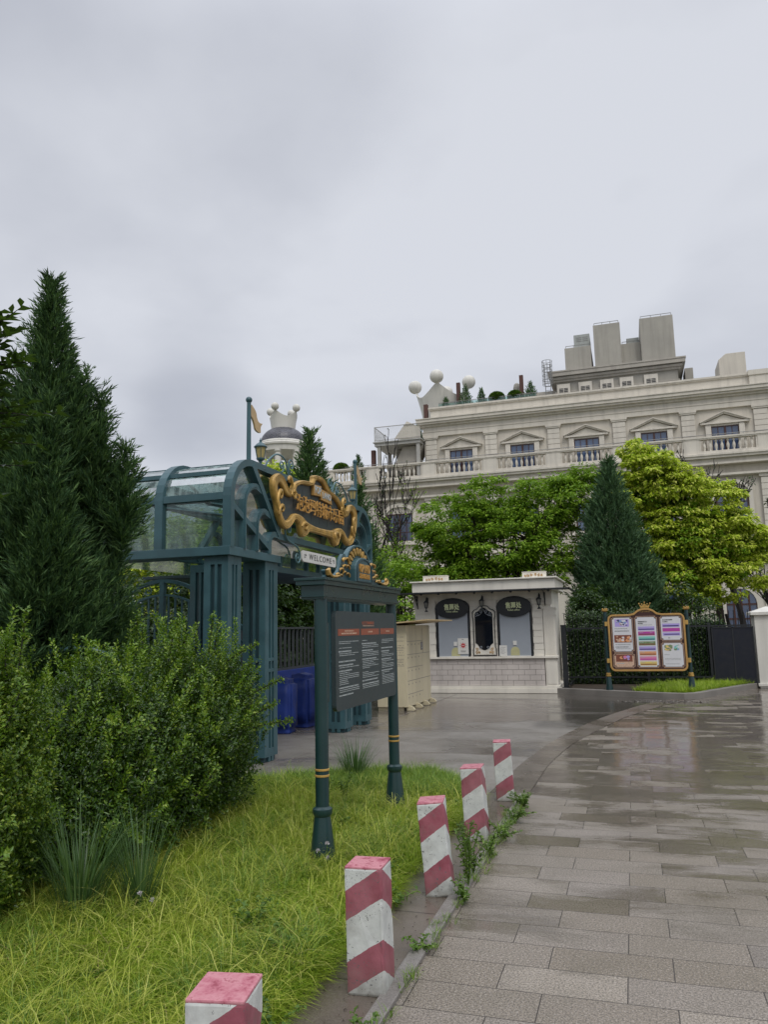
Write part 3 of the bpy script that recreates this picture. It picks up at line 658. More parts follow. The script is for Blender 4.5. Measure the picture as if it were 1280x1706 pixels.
# transom set back under the lintel
xt = GX-.22
m = MB(); m.box(xt-.04, xt+.04, 9.30, 2*YC-9.30, 2.42, 2.50)
for k in range(6):
    yy = 9.34+k*(2*YC-2*9.34)/5; m.box(xt-.03, xt+.03, yy-.03, yy+.03, 2.50, 2.815)
m.box(xt-.025, xt+.025, 9.30, 2*YC-9.30, 2.70, 2.735); m.build('transom', 'gate_teal', gt)
m = MB(); m.add([(xt, 9.3, 2.5), (xt, 2*YC-9.3, 2.5), (xt, 2*YC-9.3, 2.82), (xt, 9.3, 2.82)], [(0, 1, 2, 3)]); m.build('transom_glass', 'canopy_glass', gt)
def pillar(x0, x1, y0, y1, top=2.50):
    m = MB(); t_ = .016
    m.box(x0+.025, x1-.025, y0+.025, y1-.025, .0, top)
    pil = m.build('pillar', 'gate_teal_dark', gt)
    m = MB()
    for (fx0, fx1, fy0, fy1, ax) in ((x0, x1, y0, y0+.025, 0), (x0, x1, y1-.025, y1, 0), (x0, x0+.025, y0, y1, 1), (x1-.025, x1, y0, y1, 1)):
        L0, L1 = (fx0, fx1) if ax == 0 else (fy0+.025, fy1-.025); W = L1-L0
        for a, b_ in ((0, .27), (.445, .555), (.73, 1)):
            q0, q1 = L0+a*W, L0+b_*W
            if ax == 0: m.box(q0, q1, fy0, fy1, .06, top)
            else: m.box(fx0, fx1, q0, q1, .06, top)
        for z0, z1 in ((top-.10, top), (1.235, 1.275), (1.10, 1.14), (0.0, .16)):
            for a, b_ in ((.27, .445), (.555, .73)):
                q0, q1 = L0+a*W, L0+b_*W
                if ax == 0: m.box(q0, q1, fy0+.001, fy1-.001, z0, z1)
                else: m.box(fx0+.001, fx1-.001, q0, q1, z0, z1)
    m.build('cladding', 'gate_teal', pil)
for a, b_ in ((Y0, Y0+.32), (8.93, 9.29)):
    pillar(GX-.32, GX, a, b_); pillar(GX-.32, GX, 2*YC-b_, 2*YC-a)
for a, b_ in ((8.93, 9.25),):
    pillar(GX-1.10, GX-.80, a, b_)
pillar(XS[-1]+.02, XS[-1]+.34, Y0, Y0+.32)
# ------------------------------------------------------------------ park sign on the gate
OUTER = [(8.49,3.38),(8.5,3.48),(8.59,3.55),(8.68,3.58),(8.78,3.56),(8.85,3.51),(8.93,3.44),(9.01,3.41),(9.09,3.48),(9.15,3.54),(9.35,3.61),(9.55,3.64),(9.71,3.65),(9.76,3.7),(9.79,3.76),(10.01,3.79),(10.17,3.77),(10.29,3.71),(10.39,3.65),(10.64,3.61),(10.82,3.54),(10.9,3.51),(11.01,3.44),(11.14,3.46),(11.2,3.53),(11.31,3.57),(11.45,3.55),(11.53,3.47),(11.53,3.32),(11.49,3.19),(11.41,3.04),(11.29,2.93),(11.12,2.9),(10.99,2.95),(10.88,3.03),(10.81,3.04),(10.76,2.96),(10.69,2.87),(10.6,2.84),(10.53,2.88),(10.44,2.94),(10.21,2.95),(9.88,2.95),(9.62,2.94),(9.52,2.88),(9.43,2.85),(9.35,2.86),(9.3,2.94),(9.26,3.02),(9.15,3.05),(9.06,2.98),(8.93,2.9),(8.8,2.9),(8.71,2.96),(8.63,3.05),(8.59,3.18),(8.53,3.27)]
INNER = [(8.62,3.40),(8.66,3.45),(8.73,3.45),(8.79,3.41),(8.88,3.35),(9.02,3.33),(9.13,3.38),(9.18,3.45),(9.24,3.51),(9.4,3.565),(9.68,3.59),(9.81,3.64),(9.89,3.71),(10.06,3.72),(10.17,3.69),(10.28,3.62),(10.5,3.57),(10.7,3.52),(10.82,3.46),(10.9,3.37),(11.04,3.33),(11.16,3.37),(11.25,3.45),(11.35,3.45),(11.41,3.39),(11.40,3.25),(11.36,3.15),(11.28,3.05),(11.16,3.00),(11.07,3.03),(10.96,3.10),(10.81,3.135),(10.66,3.11),(10.47,3.06),(10.21,3.045),(9.88,3.04),(9.62,3.06),(9.49,3.09),(9.40,3.12),(9.25,3.14),(9.11,3.12),(8.99,3.04),(8.86,3.0),(8.78,3.04),(8.73,3.12),(8.70,3.21),(8.63,3.30)]
K = 4.40/4.2
SG = lambda pts: [(p[0]*K, (p[1]-1.6)*K+1.6) for p in pts]
SX = -4.40+.0
OUTER, INNER = SG(OUTER), SG(INNER)
st = thing('park_sign', (SX, 10.5, 3.0), 'dark carved sign with a wavy gold frame and gold Chinese lettering above the gate', 'sign')
P = frame(YZ, (SX, 0, 0))
m = MB(); m.prism([tuple(p) for p in catmull(SG([(8.56,3.37),(8.62,3.5),(8.8,3.5),(8.95,3.4),(9.05,3.38),(9.2,3.52),(9.4,3.6),(9.75,3.63),(9.85,3.75),(10.1,3.75),(10.3,3.66),(10.7,3.57),(10.95,3.42),(11.1,3.4),(11.25,3.5),(11.45,3.5),(11.48,3.3),(11.4,3.1),(11.25,2.97),(11.1,2.96),(10.9,3.08),(10.75,3.06),(10.55,2.98),(10.2,2.99),(9.8,2.99),(9.5,2.98),(9.3,3.09),(9.15,3.1),(9,3),(8.85,2.95),(8.7,3.03),(8.65,3.2)]), 2)], P, .0, .035); brd = m.build('board', 'panel_slate', st)
m = MB()
for k in range(11):
    y_ = 9.0+.31*k; m.box(SX+.035, SX+.037, y_, y_+.007, 3.18, 3.60)
m.build('board_joint', 'black_metal', brd)
fr_ = curve2d([catmull(OUTER, 4), catmull(INNER, 4)[::-1]], frame(YZ, (SX+.05, 0, 0)), .03, .022, 'gold_frame', 'gold', st)
m = MB()
mid = lambda a, b_: [((x0+x1)/2, (z0+z1)/2) for (x0, z0), (x1, z1) in zip(a, b_)]
# carved ridges following the frame
def offs(pts, d):
    o = []; n = len(pts)
    for i in range(n):
        t = Vector(pts[(i+1) % n])-Vector(pts[i-1]); t.normalize(); o.append((pts[i][0]-t.y*d*-1, pts[i][1]+t.x*d*-1))
    return o
oc = [tuple(p) for p in catmull(OUTER, 3)]
for d, r_ in ((.016, .007), (.042, .006)):
    pts = offs(oc, d); m.tube([P(x, z, .086) for x, z in pts+pts[:1]], r_, 6, False)
m.build('moulding', 'gold', fr_, smooth=True)
m = MB()
for pts, r0_ in ((SG([(8.62,3.12),(8.60,3.22),(8.64,3.33),(8.70,3.36),(8.72,3.30),(8.68,3.26)]), .03), (SG([(8.64,3.05),(8.66,3.13),(8.73,3.18),(8.77,3.14),(8.74,3.10)]), .026), (SG([(9.02,3.36),(9.05,3.47),(9.0,3.56),(8.95,3.58),(8.92,3.54),(8.96,3.51)]), .028), (SG([(9.05,3.36),(9.12,3.33),(9.14,3.40),(9.10,3.43),(9.08,3.40)]), .024),
                 (SG([(9.33,2.98),(9.42,3.04),(9.5,3.02),(9.48,2.96),(9.43,2.97)]), .034), (SG([(10.72,2.98),(10.64,3.04),(10.55,3.02),(10.55,2.96),(10.6,2.96)]), .034), (SG([(11.42,3.12),(11.36,3.2),(11.35,3.32),(11.4,3.36),(11.41,3.3),(11.38,3.27)]), .03), (SG([(11.40,3.04),(11.30,3.12),(11.28,3.2),(11.32,3.22)]), .024), (SG([(10.98,3.36),(10.90,3.44),(10.88,3.54),(10.93,3.60),(10.99,3.58),(10.97,3.54)]), .03), (SG([(10.97,3.33),(10.86,3.36),(10.83,3.44),(10.88,3.46)]), .022)):
    q = catmull(pts, 4, False); m = MB(); m.tube([P(p[0], p[1], .09) for p in q], [.8*r0_*(.55+.6*math.sin(math.pi*i/(len(q)-1))) for i in range(len(q))], 8); m.build('scroll', 'gold', fr_, smooth=True)
tx = text('泡泡玛特城市乐园', frame(YZ, (SX+.085, 0, 0)), 10.53, 3.36, .25, 'lettering', 'copper_letters', st, .018, width=1.82, bold=0)
m = MB(); q = frame(YZ, (SX+.035, 0, 0)); m.prism([(10.24, 3.565), (10.53, 3.585), (10.53, 3.745), (10.24, 3.725)], q, 0, .05); m.prism([(10.54, 3.545), (10.98, 3.525), (10.95, 3.60), (10.99, 3.69), (10.54, 3.71)], q, 0, .04)
pq = m.build('name_plaque', 'gold_pale', st, bevel=.006)
text('POP', frame(YZ, (SX+.088, 0, 0)), 10.385, 3.655, .15, 'lettering', 'print_white', pq, .006, width=.23, bold=.004)
text('LAND', frame(YZ, (SX+.078, 0, 0)), 10.75, 3.62, .13, 'lettering', 'print_white', pq, .006, width=.34, bold=.004)
# white WELCOME plate hung on scroll brackets
ws = thing('welcome_sign', (-4.36, 10.6, 2.6), 'long white rounded WELCOME plate hanging on iron scrolls below the gold sign', 'sign')
P = frame(YZ, (-4.40, 0, 0))
m = MB(); m.prism(rrect(9.93, 11.23, 2.575, 2.735, .05), P, .0, .03); pl = m.build('plate', 'white', ws, bevel=.004)
text('WELCOME', frame(YZ, (-4.368, 0, 0)), 10.60, 2.655, .12, 'lettering', 'black_metal', pl, .003, width=.86, space=1.3)
m = MB()
for y_, d in ((9.99, 1), (11.17, -1)):
    for z_, l in ((2.672, .085), (2.642, .055)): m.box(-4.369, -4.366, min(y_, y_+d*l), max(y_, y_+d*l), z_-.004, z_+.004)
    m.box(-4.369, -4.366, y_+d*.05-.006, y_+d*.05+.006, 2.665, 2.69)
m.build('mark', 'black_metal', pl)
def spiral(c, r, a0, turns, k=26, grow=.85): return [(c[0]+r*(1-grow*i/k)*math.cos(R(a0+turns*360*i/k)), c[1]+r*(1-grow*i/k)*math.sin(R(a0+turns*360*i/k))) for i in range(k+1)]
for s, yb in ((1, 9.90), (-1, 11.26)):
    f = lambda y: 10.58+s*(y-10.58)
    pts = [(9.42, 3.02), (9.38, 2.93), (9.45, 2.84), (9.60, 2.80), (9.78, 2.76), (9.86, 2.68), (9.87, 2.62)]
    m = MB(); m.tube([P(f(y), z, .02) for y, z in catmull(pts, 4, False)], .013, 6)
    m.tube([P(f(y), z, .02) for y, z in spiral((9.78, 2.62), .09, 0, -1.2)], .012, 6); m.tube([P(f(y), z, .02) for y, z in spiral((9.50, 2.98), .085, 180, -1.3)], .012, 6)
    m.build('bracket', 'pipe_blue', ws, smooth=True)
# iron scrollwork on the roof ridge behind the sign
ir = thing('scroll_ironwork', (GX, 10.5, 3.69), 'slender grey-green iron scrolls rising above the sign frame', 'ironwork')
P = frame(YZ, (GX-.02, 0, 0))
for s in (1, -1):
    f = lambda y: YC+s*(y-YC)
    m = MB()
    m.tube([P(f(y), z) for y, z in catmull([(8.95, 3.72), (9.05, 3.85), (9.30, 3.99), (9.55, 3.98), (9.66, 3.84), (9.72, 3.70)], 5, False)], .013, 6)
    m.tube([P(f(y), z) for y, z in spiral((9.46, 3.86), .085, -90, 1.4)], .011, 6)
    m.tube([P(f(y), z) for y, z in spiral((9.78, 3.93), .10, 250, -1.5)], .011, 6); m.tube([P(f(y), z) for y, z in catmull([(9.68, 3.90), (9.72, 3.80), (9.85, 3.73), (10.0, 3.70)], 4, False)], .011, 6)
    m.build('scroll', 'pipe_blue', ir, smooth=True)
# flagpoles and lanterns on the roof
def flagpole(y, label, seed):
    t = thing('flagpole', (GX, y, 3.66), label, 'flagpole', 'flagpoles on the gate roof')
    m = MB(); m.tube([(GX, y, 3.64), (GX, y, 4.49)], [.03, .026], 12); m.build('pole', 'gate_teal', t, smooth=True)
    m = MB(); m.sphere((GX, y, 4.515), .042, 8); m.build('finial', 'gate_teal', t, smooth=True)
    edge_t = [(0, 0), (.07, -.015), (.14, -.06), (.17, -.13), (.21, -.17), (.27, -.175), (.32, -.17)]
    edge_b = [(0, -.14), (.05, -.17), (.10, -.23), (.13, -.29), (.20, -.31), (.27, -.30)]
    poly = edge_t + [(.27, -.23)] + edge_b[::-1]
    fl = curve2d([catmull([(p[0], p[1]) for p in poly], 3)], frame(YZ, (GX, y+.035, 4.46)), .02, .003, 'flag', 'flag_tan', t)
flagpole(8.465, 'near green flagpole with a small tan swallowtail flag beside the clock-side lantern'.replace('clock-side ', ''), 1)
flagpole(12.41, 'far green flagpole with a tan flag, beyond the gold sign', 2)
def lantern(name, x, y, z0, label, grp, s=1.0, mat='gate_teal', cat='lantern', gm='lamp_glass'):
    t = thing(name, (x, y, z0), label, cat, grp)
    m = MB(); m.lathe([(.075*s, 0), (.06*s, .02*s), (.03*s, .06*s), (.02*s, .10*s), (.03*s, .13*s), (.06*s, .15*s), (.062*s, .165*s)], (x, y, z0), 12); m.build('stand', mat, t, smooth=True)
    m = MB(); m.lathe([(.055*s, .165*s), (.088*s, .345*s), (.088*s, .35*s)], (x, y, z0), 6); m.build('glass', gm, t)
    m = MB()
    for k in range(6):
        a = R(60*k); m.tube([(x+.058*s*math.cos(a), y+.058*s*math.sin(a), z0+.165*s), (x+.092*s*math.cos(a), y+.092*s*math.sin(a), z0+.35*s)], .006*s, 5)
    m.lathe([(.10*s, .34*s), (.105*s, .355*s), (.085*s, .375*s), (.06*s, .40*s), (.03*s, .42*s), (.018*s, .435*s), (.022*s, .455*s), (.008*s, .475*s), (.004*s, .50*s)], (x, y, z0), 12)
    m.lathe([(.05*s, .155*s), (.066*s, .165*s), (.066*s, .175*s)], (x, y, z0), 12)
    m.build('cage', mat, t, smooth=True); return t
lantern('lantern', GX, 8.79, 3.68, 'yellow-glass lantern on the near corner of the gate roof', 'lanterns on the gate roof', .84)
lantern('lantern', GX, 2*YC-8.79+.0, 3.68, 'yellow-glass lantern on the far end of the gate roof', 'lanterns on the gate roof', .84)
# ------------------------------------------------------------------ things inside / behind the gate
def rounded_cover(x, y, sx_, sy_, h, rz, label):
    rr2 = random.Random(int(x*100+y*10)); bm = bmesh.new(); bmesh.ops.create_cube(bm, size=1)
    bmesh.ops.bevel(bm, geom=[e for e in bm.edges], offset=.12, segments=3, affect='EDGES'); bmesh.ops.subdivide_edges(bm, edges=bm.edges[:], cuts=3, use_grid_fill=True)
    for v in bm.verts:
        z = v.co.z+.5; an = math.atan2(v.co.y, v.co.x); fl_ = 1+.06*(1-z)*math.sin(an*9+z*2)+.03*math.sin(an*4+z*7)
        v.co.x *= sx_*fl_*(1.06-.08*z); v.co.y *= sy_*fl_*(1.06-.08*z); v.co.z = z*h
        if z > .9: v.co.z -= .03*abs(math.sin(v.co.x*9))
    me = bpy.data.meshes.new('c'); bm.to_mesh(me); bm.free(); me.transform(Matrix.Translation((x, y, 0))@Matrix.Rotation(rz, 4, 'Z'))
    o = link('covered_turnstile', me, 'blue_cover', None, (x, y, 0), True); tag(o, label, 'covered turnstile', 'turnstiles under blue covers')
rounded_cover(-5.50, 11.65, .42, .34, .87, R(5), 'royal blue fabric cover over a waist-high turnstile, the middle one with a creased front')
rounded_cover(-5.48, 12.42, .40, .36, .90, R(-4), 'royal blue covered turnstile farthest inside the gate, beside the notice board post')
rounded_cover(-5.95, 11.55, .42, .34, .80, R(3), 'narrow strip of a blue covered turnstile showing behind the gate pillar')
rl = thing('metal_railing', (-7.1, 15, 0), 'grey upright-bar metal railing standing in the dark behind the gate', 'railing')
m = MB()
for k in range(26):
    y_ = 11.8+k*.21; m.box(-7.12, -7.08, y_, y_+.045, .85, 1.66)
m.build('bar', 'iron_grey', rl)
m = MB(); m.box(-7.13, -7.07, 11.7, 17.2, 1.66, 1.70); m.box(-7.13, -7.07, 11.7, 17.2, .80, .85); m.build('rail', 'iron_grey', rl)
m = MB(); m.box(-7.2, -7.0, 11.6, 17.3, 0, .80); m.build('base_wall', 'blue_cover', rl)
# ornamental iron fence with an arched top beyond the gate's side
of = thing('arched_iron_gate', (-6.4, 9.6, 0), 'blue-green iron garden gate with a humped top rail seen through the bushes', 'iron gate')
P = frame(XZ, (0, 9.6, 0))
def hump(x, o=0):
    u = (x+6.41)/.62
    return 2.36-.20*u*u-o if abs(u) <= 1 else max(1.40, 2.16-.46*(abs(u)-1))-o
m = MB(); m.ribbon([(-7.9+.06*k, hump(-7.9+.06*k)) for k in range(50)], .05, P, -.03, .03); m.ribbon([(-7.9+.06*k, hump(-7.9+.06*k, .20)) for k in range(50)], .03, P, -.02, .02); m.box(-7.9, -4.95, 9.58, 9.62, .95, .99); m.box(-7.9, -4.95, 9.58, 9.62, .15, .20); m.build('rail', 'gate_teal', of)
m = MB()
for k in range(27):
    x = -7.85+k*.11; m.box(x-.012, x+.012, 9.588, 9.612, .15, hump(x, .20))
m.build('bar', 'gate_teal', of)
m = MB()
for x in (-6.41, -5.55, -7.27): m.box(x-.035, x+.035, 9.565, 9.635, 0, hump(x))
m.build('post', 'gate_teal', of)
m = MB()
for s in (1, -1):
    m.tube([P(-6.41+s*(x), z) for x, z in spiral((.25, 2.22), .07, 90, 1.3)], .009, 5); m.tube([P(-6.41+s*x, z) for x, z in spiral((.52, 2.10), .06, 90, -1.3)], .008, 5)
m.build('scroll', 'pipe_blue', of)
# curved tube rail poking out of the hedge
o = MB().tube([Vector(p) for p in catmull([(-5.0, 5.2, .6), (-4.92, 5.2, 1.08), (-4.74, 5.22, 1.33), (-4.58, 5.25, 1.46), (-4.38, 5.30, 1.50), (-4.2, 5.4, 1.47), (-4.05, 5.5, 1.3), (-4.0, 5.5, .6)], 5, False)], .024, 10).build('tube_rail', 'pipe_blue', None, (-4.9, 5.2, .6), smooth=True)
tag(o, 'curved blue-green tube rail arching out of the bush top', 'rail')
o = MB().tube([Vector(p) for p in catmull([(-5.6, 5.0, .5), (-5.4, 5.05, 1.25), (-5.15, 5.1, 1.40), (-4.97, 5.15, 1.34), (-4.86, 5.2, 1.24), (-4.80, 5.2, 1.0)], 5, False)], .024, 10).build('tube_rail', 'pipe_blue', None, (-5.5, 5, .5), smooth=True)
tag(o, 'short bit of blue-green tube rail at the left edge between two bushes', 'rail')
# ------------------------------------------------------------------ cream parcel cabinet
lk = thing('parcel_cabinet', (-4.6, 15.9, 0), 'cream metal locker cabinet with an overhanging slanted roof beside the ticket booth', 'cabinet')
X0, X1, YA, YB = -4.98, -4.35, 15.0, 16.87
m = MB(); m.box(X0, X1, YA, YB, .07, 1.68); bd = m.build('body', 'cream_metal', lk, bevel=.008)
m = MB(); P = frame(YZ, (X1, 0, 0))
for z_ in (1.35, 1.09, .83, .57, .31): m.box(X1, X1+.003, YA+.04, (YB-.04 if z_ in (1.09, .57) else YB-.65), z_, z_+.008)
for y_ in (YB-.62,): m.box(X1, X1+.003, y_, y_+.008, 1.09, 1.62)
for z_ in (1.35, 1.09, .83, .57, .31):
    for k in range(4):
        y_ = YA+.10+k*.27; m.box(X1, X1+.0035, y_, y_+.028, z_-.075, z_-.045)
m.box(X1, X1+.004, YB-.78, YB-.60, 1.16, 1.33)
m.build('door_joint', 'joint', bd)
m = MB(); m.box(X1+.004, X1+.005, YB-.73, YB-.65, 1.19, 1.22); m.box(X1+.004, X1+.005, YB-.74, YB-.69, 1.24, 1.31); m.build('label_print', 'print_white', bd)
m = MB(); Pq = frame(XZ, (0, YA, 0))
for z_, n_ in ((1.36, 1), (1.44, 1), (1.27, 1), (1.23, 1), (1.18, 1), (1.13, 1), (1.08, 1), (1.00, 1), (.97, 1), (.94, 1), (.90, 1), (.87, 1)): dashes(m, Pq, X0+.22, X1-.05, z_, .014, .001, .85, .4)
m.box(X1-.22, X1-.03, YA-.003, YA, 1.225, 1.228); m.build('printing', 'joint', bd)
m = MB(); 
m.add([(-5.15, 14.82, 1.67), (-3.86, 14.82, 1.765), (-3.86, 17.05, 1.765), (-5.15, 17.05, 1.67), (-5.15, 14.82, 1.705), (-3.86, 14.82, 1.785), (-3.86, 17.05, 1.785), (-5.15, 17.05, 1.705)], [(3, 2, 1, 0), (4, 5, 6, 7), (0, 1, 5, 4), (1, 2, 6, 5), (2, 3, 7, 6), (3, 0, 4, 7)]); m.build('roof', 'cream_roof', lk)
for k in range(4):
    y_ = YA+.06+k*.58
    m = MB(); m.prism([(X1-.05, 0), (X1+.12, 0), (X1+.13, .03), (X1+.09, .075), (X1+.02, .10), (X1-.05, .10)], frame(XZ, (0, y_+.06, 0)), 0, .06); m.build('foot', 'cream_metal', lk, bevel=.006)
m = MB()
for y_ in (YA+.05, YB-.1): m.box(X0, X1-.1, y_, y_+.05, 0, .07)
m.build('foot', 'cream_metal', lk)
# ------------------------------------------------------------------ ticket booth
BY = 19.30; bx0, bx1 = -5.38, -1.80
bt = thing('ticket_booth', (-3.6, 20.4, 0), 'small cream ticket kiosk with two arched black windows and a low brick front', 'ticket booth')
m = MB(); m.box(bx0+.03, bx1-.10, BY+.06, 21.6, 0, 2.50); m.build('wall', 'booth_white', bt)
m = MB(); m.box(bx0-.03, bx1+.04, BY-.06, 21.7, 0, .11); m.box(bx0-.01, bx1+.02, BY-.035, 21.66, .11, .175); m.build('plinth', 'booth_white', bt, bevel=.008)
m = MB(); m.box(bx0+.02, bx1-.30, BY+.02, BY+.06, .175, .84); m.build('brick_backing', 'joint', bt)
m = MB(); z = .18; row = 0
while z < .83:
    h_ = .128 if z < .7 else .095
    x = bx0+.03-(.14 if row % 2 else 0)
    while x < bx1-.31:
        a, b_ = max(x, bx0+.03), min(x+.268, bx1-.31)
        if b_-a > .02: m.box(a, b_, BY+.002, BY+.03, z, z+h_-.006)
        x += .275
    z += h_+.001; row += 1
m.build('brickwork', 'booth_brick', bt)
m = MB(); m.box(bx0-.02, bx1+.03, BY-.07, BY+.2, .835, .885); m.build('counter', 'booth_white', bt, bevel=.006)
# windows
def archpts(x0, x1, z0, zs, zt, k=10):
    xc = (x0+x1)/2; r = (x1-x0)/2
    return [(x0, z0), (x1, z0), (x1, zs)] + [(xc+r*math.cos(R(180*i/k)), zs+(zt-zs)*math.sin(R(180*i/k))) for i in range(1, k)] + [(x0, zs)]
P = frame(XZ, (0, BY, 0))
for i, (a, b_) in enumerate(((-4.79, -3.92), (-3.22, -2.365))):
    m = MB(); m.prism(archpts(a, b_, .886, 2.12, 2.36), P, -.055, .012); wn = m.build('window', 'black_metal', bt)
    m = MB(); m.prism(archpts(a+.065, b_-.05, .90, 2.06, 2.2), P, .012, .016); m.build('pane', 'curtain_grey', wn)
    m = MB(); xc = (a+b_)/2; m.prism([(xc+.435*math.cos(R(t)), 2.085+.245*math.sin(R(t))) for t in range(0, 360, 12)], P, .02, .07); sg_ = m.build('oval_sign', 'black_metal', bt, bevel=.006)
    text('售票处', frame(XZ, (0, BY-.072, 0)), xc, 2.12, .16, 'lettering', 'sign_yellow', sg_, .006, width=.40, bold=.004)
    text('Ticket office', frame(XZ, (0, BY-.072, 0)), xc, 2.015, .06, 'lettering', 'sign_yellow', sg_, .004, width=.31, bold=.0006)
    m = MB(); px_ = xc+(.05 if i == 0 else -.02)
    m.prism(archpts(px_-.10, px_+.12, .905, 1.0, 1.12), P, .016, .019); m.build('talk_hole', 'pale_yellow', wn)
    m = MB(); m.box(px_-.035, px_+.055, BY-.035, BY-.016, 1.155, 1.26); m.build('speaker_box', 'white', wn, bevel=.005)
    m = MB(); m.box(a+.07, b_-.055, BY-.03, BY-.016, .887, .90); m.build('sill', 'white', wn)
m = MB(); m.box(-4.235, -3.965, BY-.032, BY-.028, .955, 1.345); nt1 = m.build('notice', 'white', None, (-4.1, BY, .95)); tag(nt1, 'white notice with a round red emblem taped to the booth glass', 'notice')
m = MB(); m.prism([(-4.10+.055*math.cos(R(t)), 1.165+.055*math.sin(R(t))) for t in range(0, 360, 20)], frame(XZ, (0, BY-.033, 0)), 0, .001)
for t in range(0, 360, 45): m.tube([(-4.10+.062*math.cos(R(t)), BY-.034, 1.165+.062*math.sin(R(t))), (-4.10+.09*math.cos(R(t)), BY-.034, 1.165+.09*math.sin(R(t)))], .004, 4)
m.build('emblem', 'red_print', nt1)
m = MB(); m.box(-4.135, -4.065, BY-.0355, BY-.0345, 1.158, 1.172); m.build('emblem_bar', 'white', nt1)
m = MB(); dashes(m, P, -4.17, -4.03, 1.02, .018, .0325, 1, .2); dashes(m, P, -4.15, -4.05, 1.0, .010, .0325, 1, .2); dashes(m, P, -4.13, -4.07, 1.305, .016, .0325, 1, .2); m.build('print', 'print_black', nt1)
m = MB(); m.box(-3.19, -3.0, BY-.036, BY-.032, .895, 1.155); nt2 = m.build('notice', 'white', None, (-3.1, BY, .9)); tag(nt2, 'small plain white leaflet in the corner of the other booth window', 'notice')
m = MB()
for k in range(6): dashes(m, P, -3.165, -3.03-.03*(k % 2), 1.10-.03*k, .008, .0365, .9, .3)
m.build('print', 'iron_grey', nt2)
# blocks beside and between the windows
m = MB()
for k in range(9):
    z0 = .89+k*.155
    m.box(bx0+.04, -4.80-.015*(k % 2), BY+.01-.012*(k % 2 == 0), BY+.06, z0, z0+.149)
    m.box(-2.35+.015*(k % 2), -2.10, BY+.01-.012*(k % 2 == 0), BY+.06, z0, z0+.149)
    m.box(-3.91, -3.23, BY+.02-.01*(k % 2 == 0), BY+.06, z0, z0+.149)
m.build('rustication', 'booth_white', bt)
m = MB(); m.box(bx0+.0, bx1-.06, BY+.0, BY+.06, 2.285, 2.50)
for i, (a, b_) in enumerate(((bx0, -4.79), (-3.92, -3.22), (-2.365, bx1-.06))): m.box(a, b_, BY+.001, BY+.06, 2.13 if i != 1 else 2.285, 2.284)
m.build('frieze', 'booth_white', bt)
# fluted corner pilaster
m = MB(); m.box(-2.085, bx1, BY-.01, BY+.35, .885, 2.02); m.box(-2.11, bx1+.02, BY-.03, BY+.37, 2.02, 2.06); m.box(-2.10, bx1+.01, BY-.02, BY+.36, 1.86, 1.885)
for k in range(5): m.box(-2.065+k*.052, -2.065+k*.052+.03, BY-.02, BY-.01, .93, 1.84)
m.box(-2.085, bx1, BY-.01, BY+.35, .175, .835); m.box(-2.05, bx1-.03, BY-.02, BY-.01, .22, .79); m.build('pilaster', 'booth_white', bt)
# framed black panel between the windows
def mirror_poly(s, dz=0):
    xc = -3.555
    h = [(0, 2.135), (.09, 2.11), (.15, 2.045), (.22, 2.02), (.262, 1.965), (.262, 1.85), (.245, 1.82), (.245, 1.12), (.265, 1.09), (.265, .93), (0, .93)]
    pts = [(xc+x*s, (z-1.55)*(1+(s-1)*.35)+1.55) for x, z in h]; return pts + [(2*xc-x, z) for x, z in pts[-2:0:-1]]
m = MB(); m.prism(mirror_poly(1.0), P, -.0, .035); fp = m.build('framed_panel', 'booth_white', bt, bevel=.006)
m = MB(); m.ribbon(mirror_poly(1.1), .014, P, .0, .02, True); m.build('panel_edge', 'black_metal', fp)
xc = -3.555; ip = [(0, 2.10), (.07, 2.07), (.13, 2.01), (.20, 1.98), (.225, 1.93), (.225, 1.22), (.17, 1.18), (.10, 1.08), (.04, 1.05), (0, 1.04)]
m = MB(); m.prism([(xc+x, z) for x, z in ip] + [(xc-x, z) for x, z in ip[-2:0:-1]], P, .035, .042); m.build('blackboard', 'dark_glass', fp)
m = MB()
for s in (1, -1):
    m.tube([(xc+s*x, BY-.048, z) for x, z in spiral((.06, 2.0), .045, 90, -1.3)], .006, 5); m.tube([(xc+s*x, BY-.048, z) for x, z in spiral((.15, 1.94), .045, 200, 1.3)], .006, 5); m.tube([(xc+s*x, BY-.048, z) for x, z in ((0, 2.06), (.05, 1.95), (.12, 1.90), (.21, 1.88))], .006, 5)
    m.tube([(xc+s*x, BY-.048, z) for x, z in spiral((.09, 1.12), .04, 0, -1.2)], .006, 5)
m.build('scroll', 'curtain_grey', fp)
m = MB()
for s in (1, -1):
    for c_, r_ in (((.19, 1.06), .04), ((.20, .98), .035), ((.14, .985), .028)): m.tube([(xc+s*x, BY-.040, z) for x, z in spiral(c_, r_, 30, 1.2)], .007, 5)
m.build('gilding', 'gold_pale', fp)
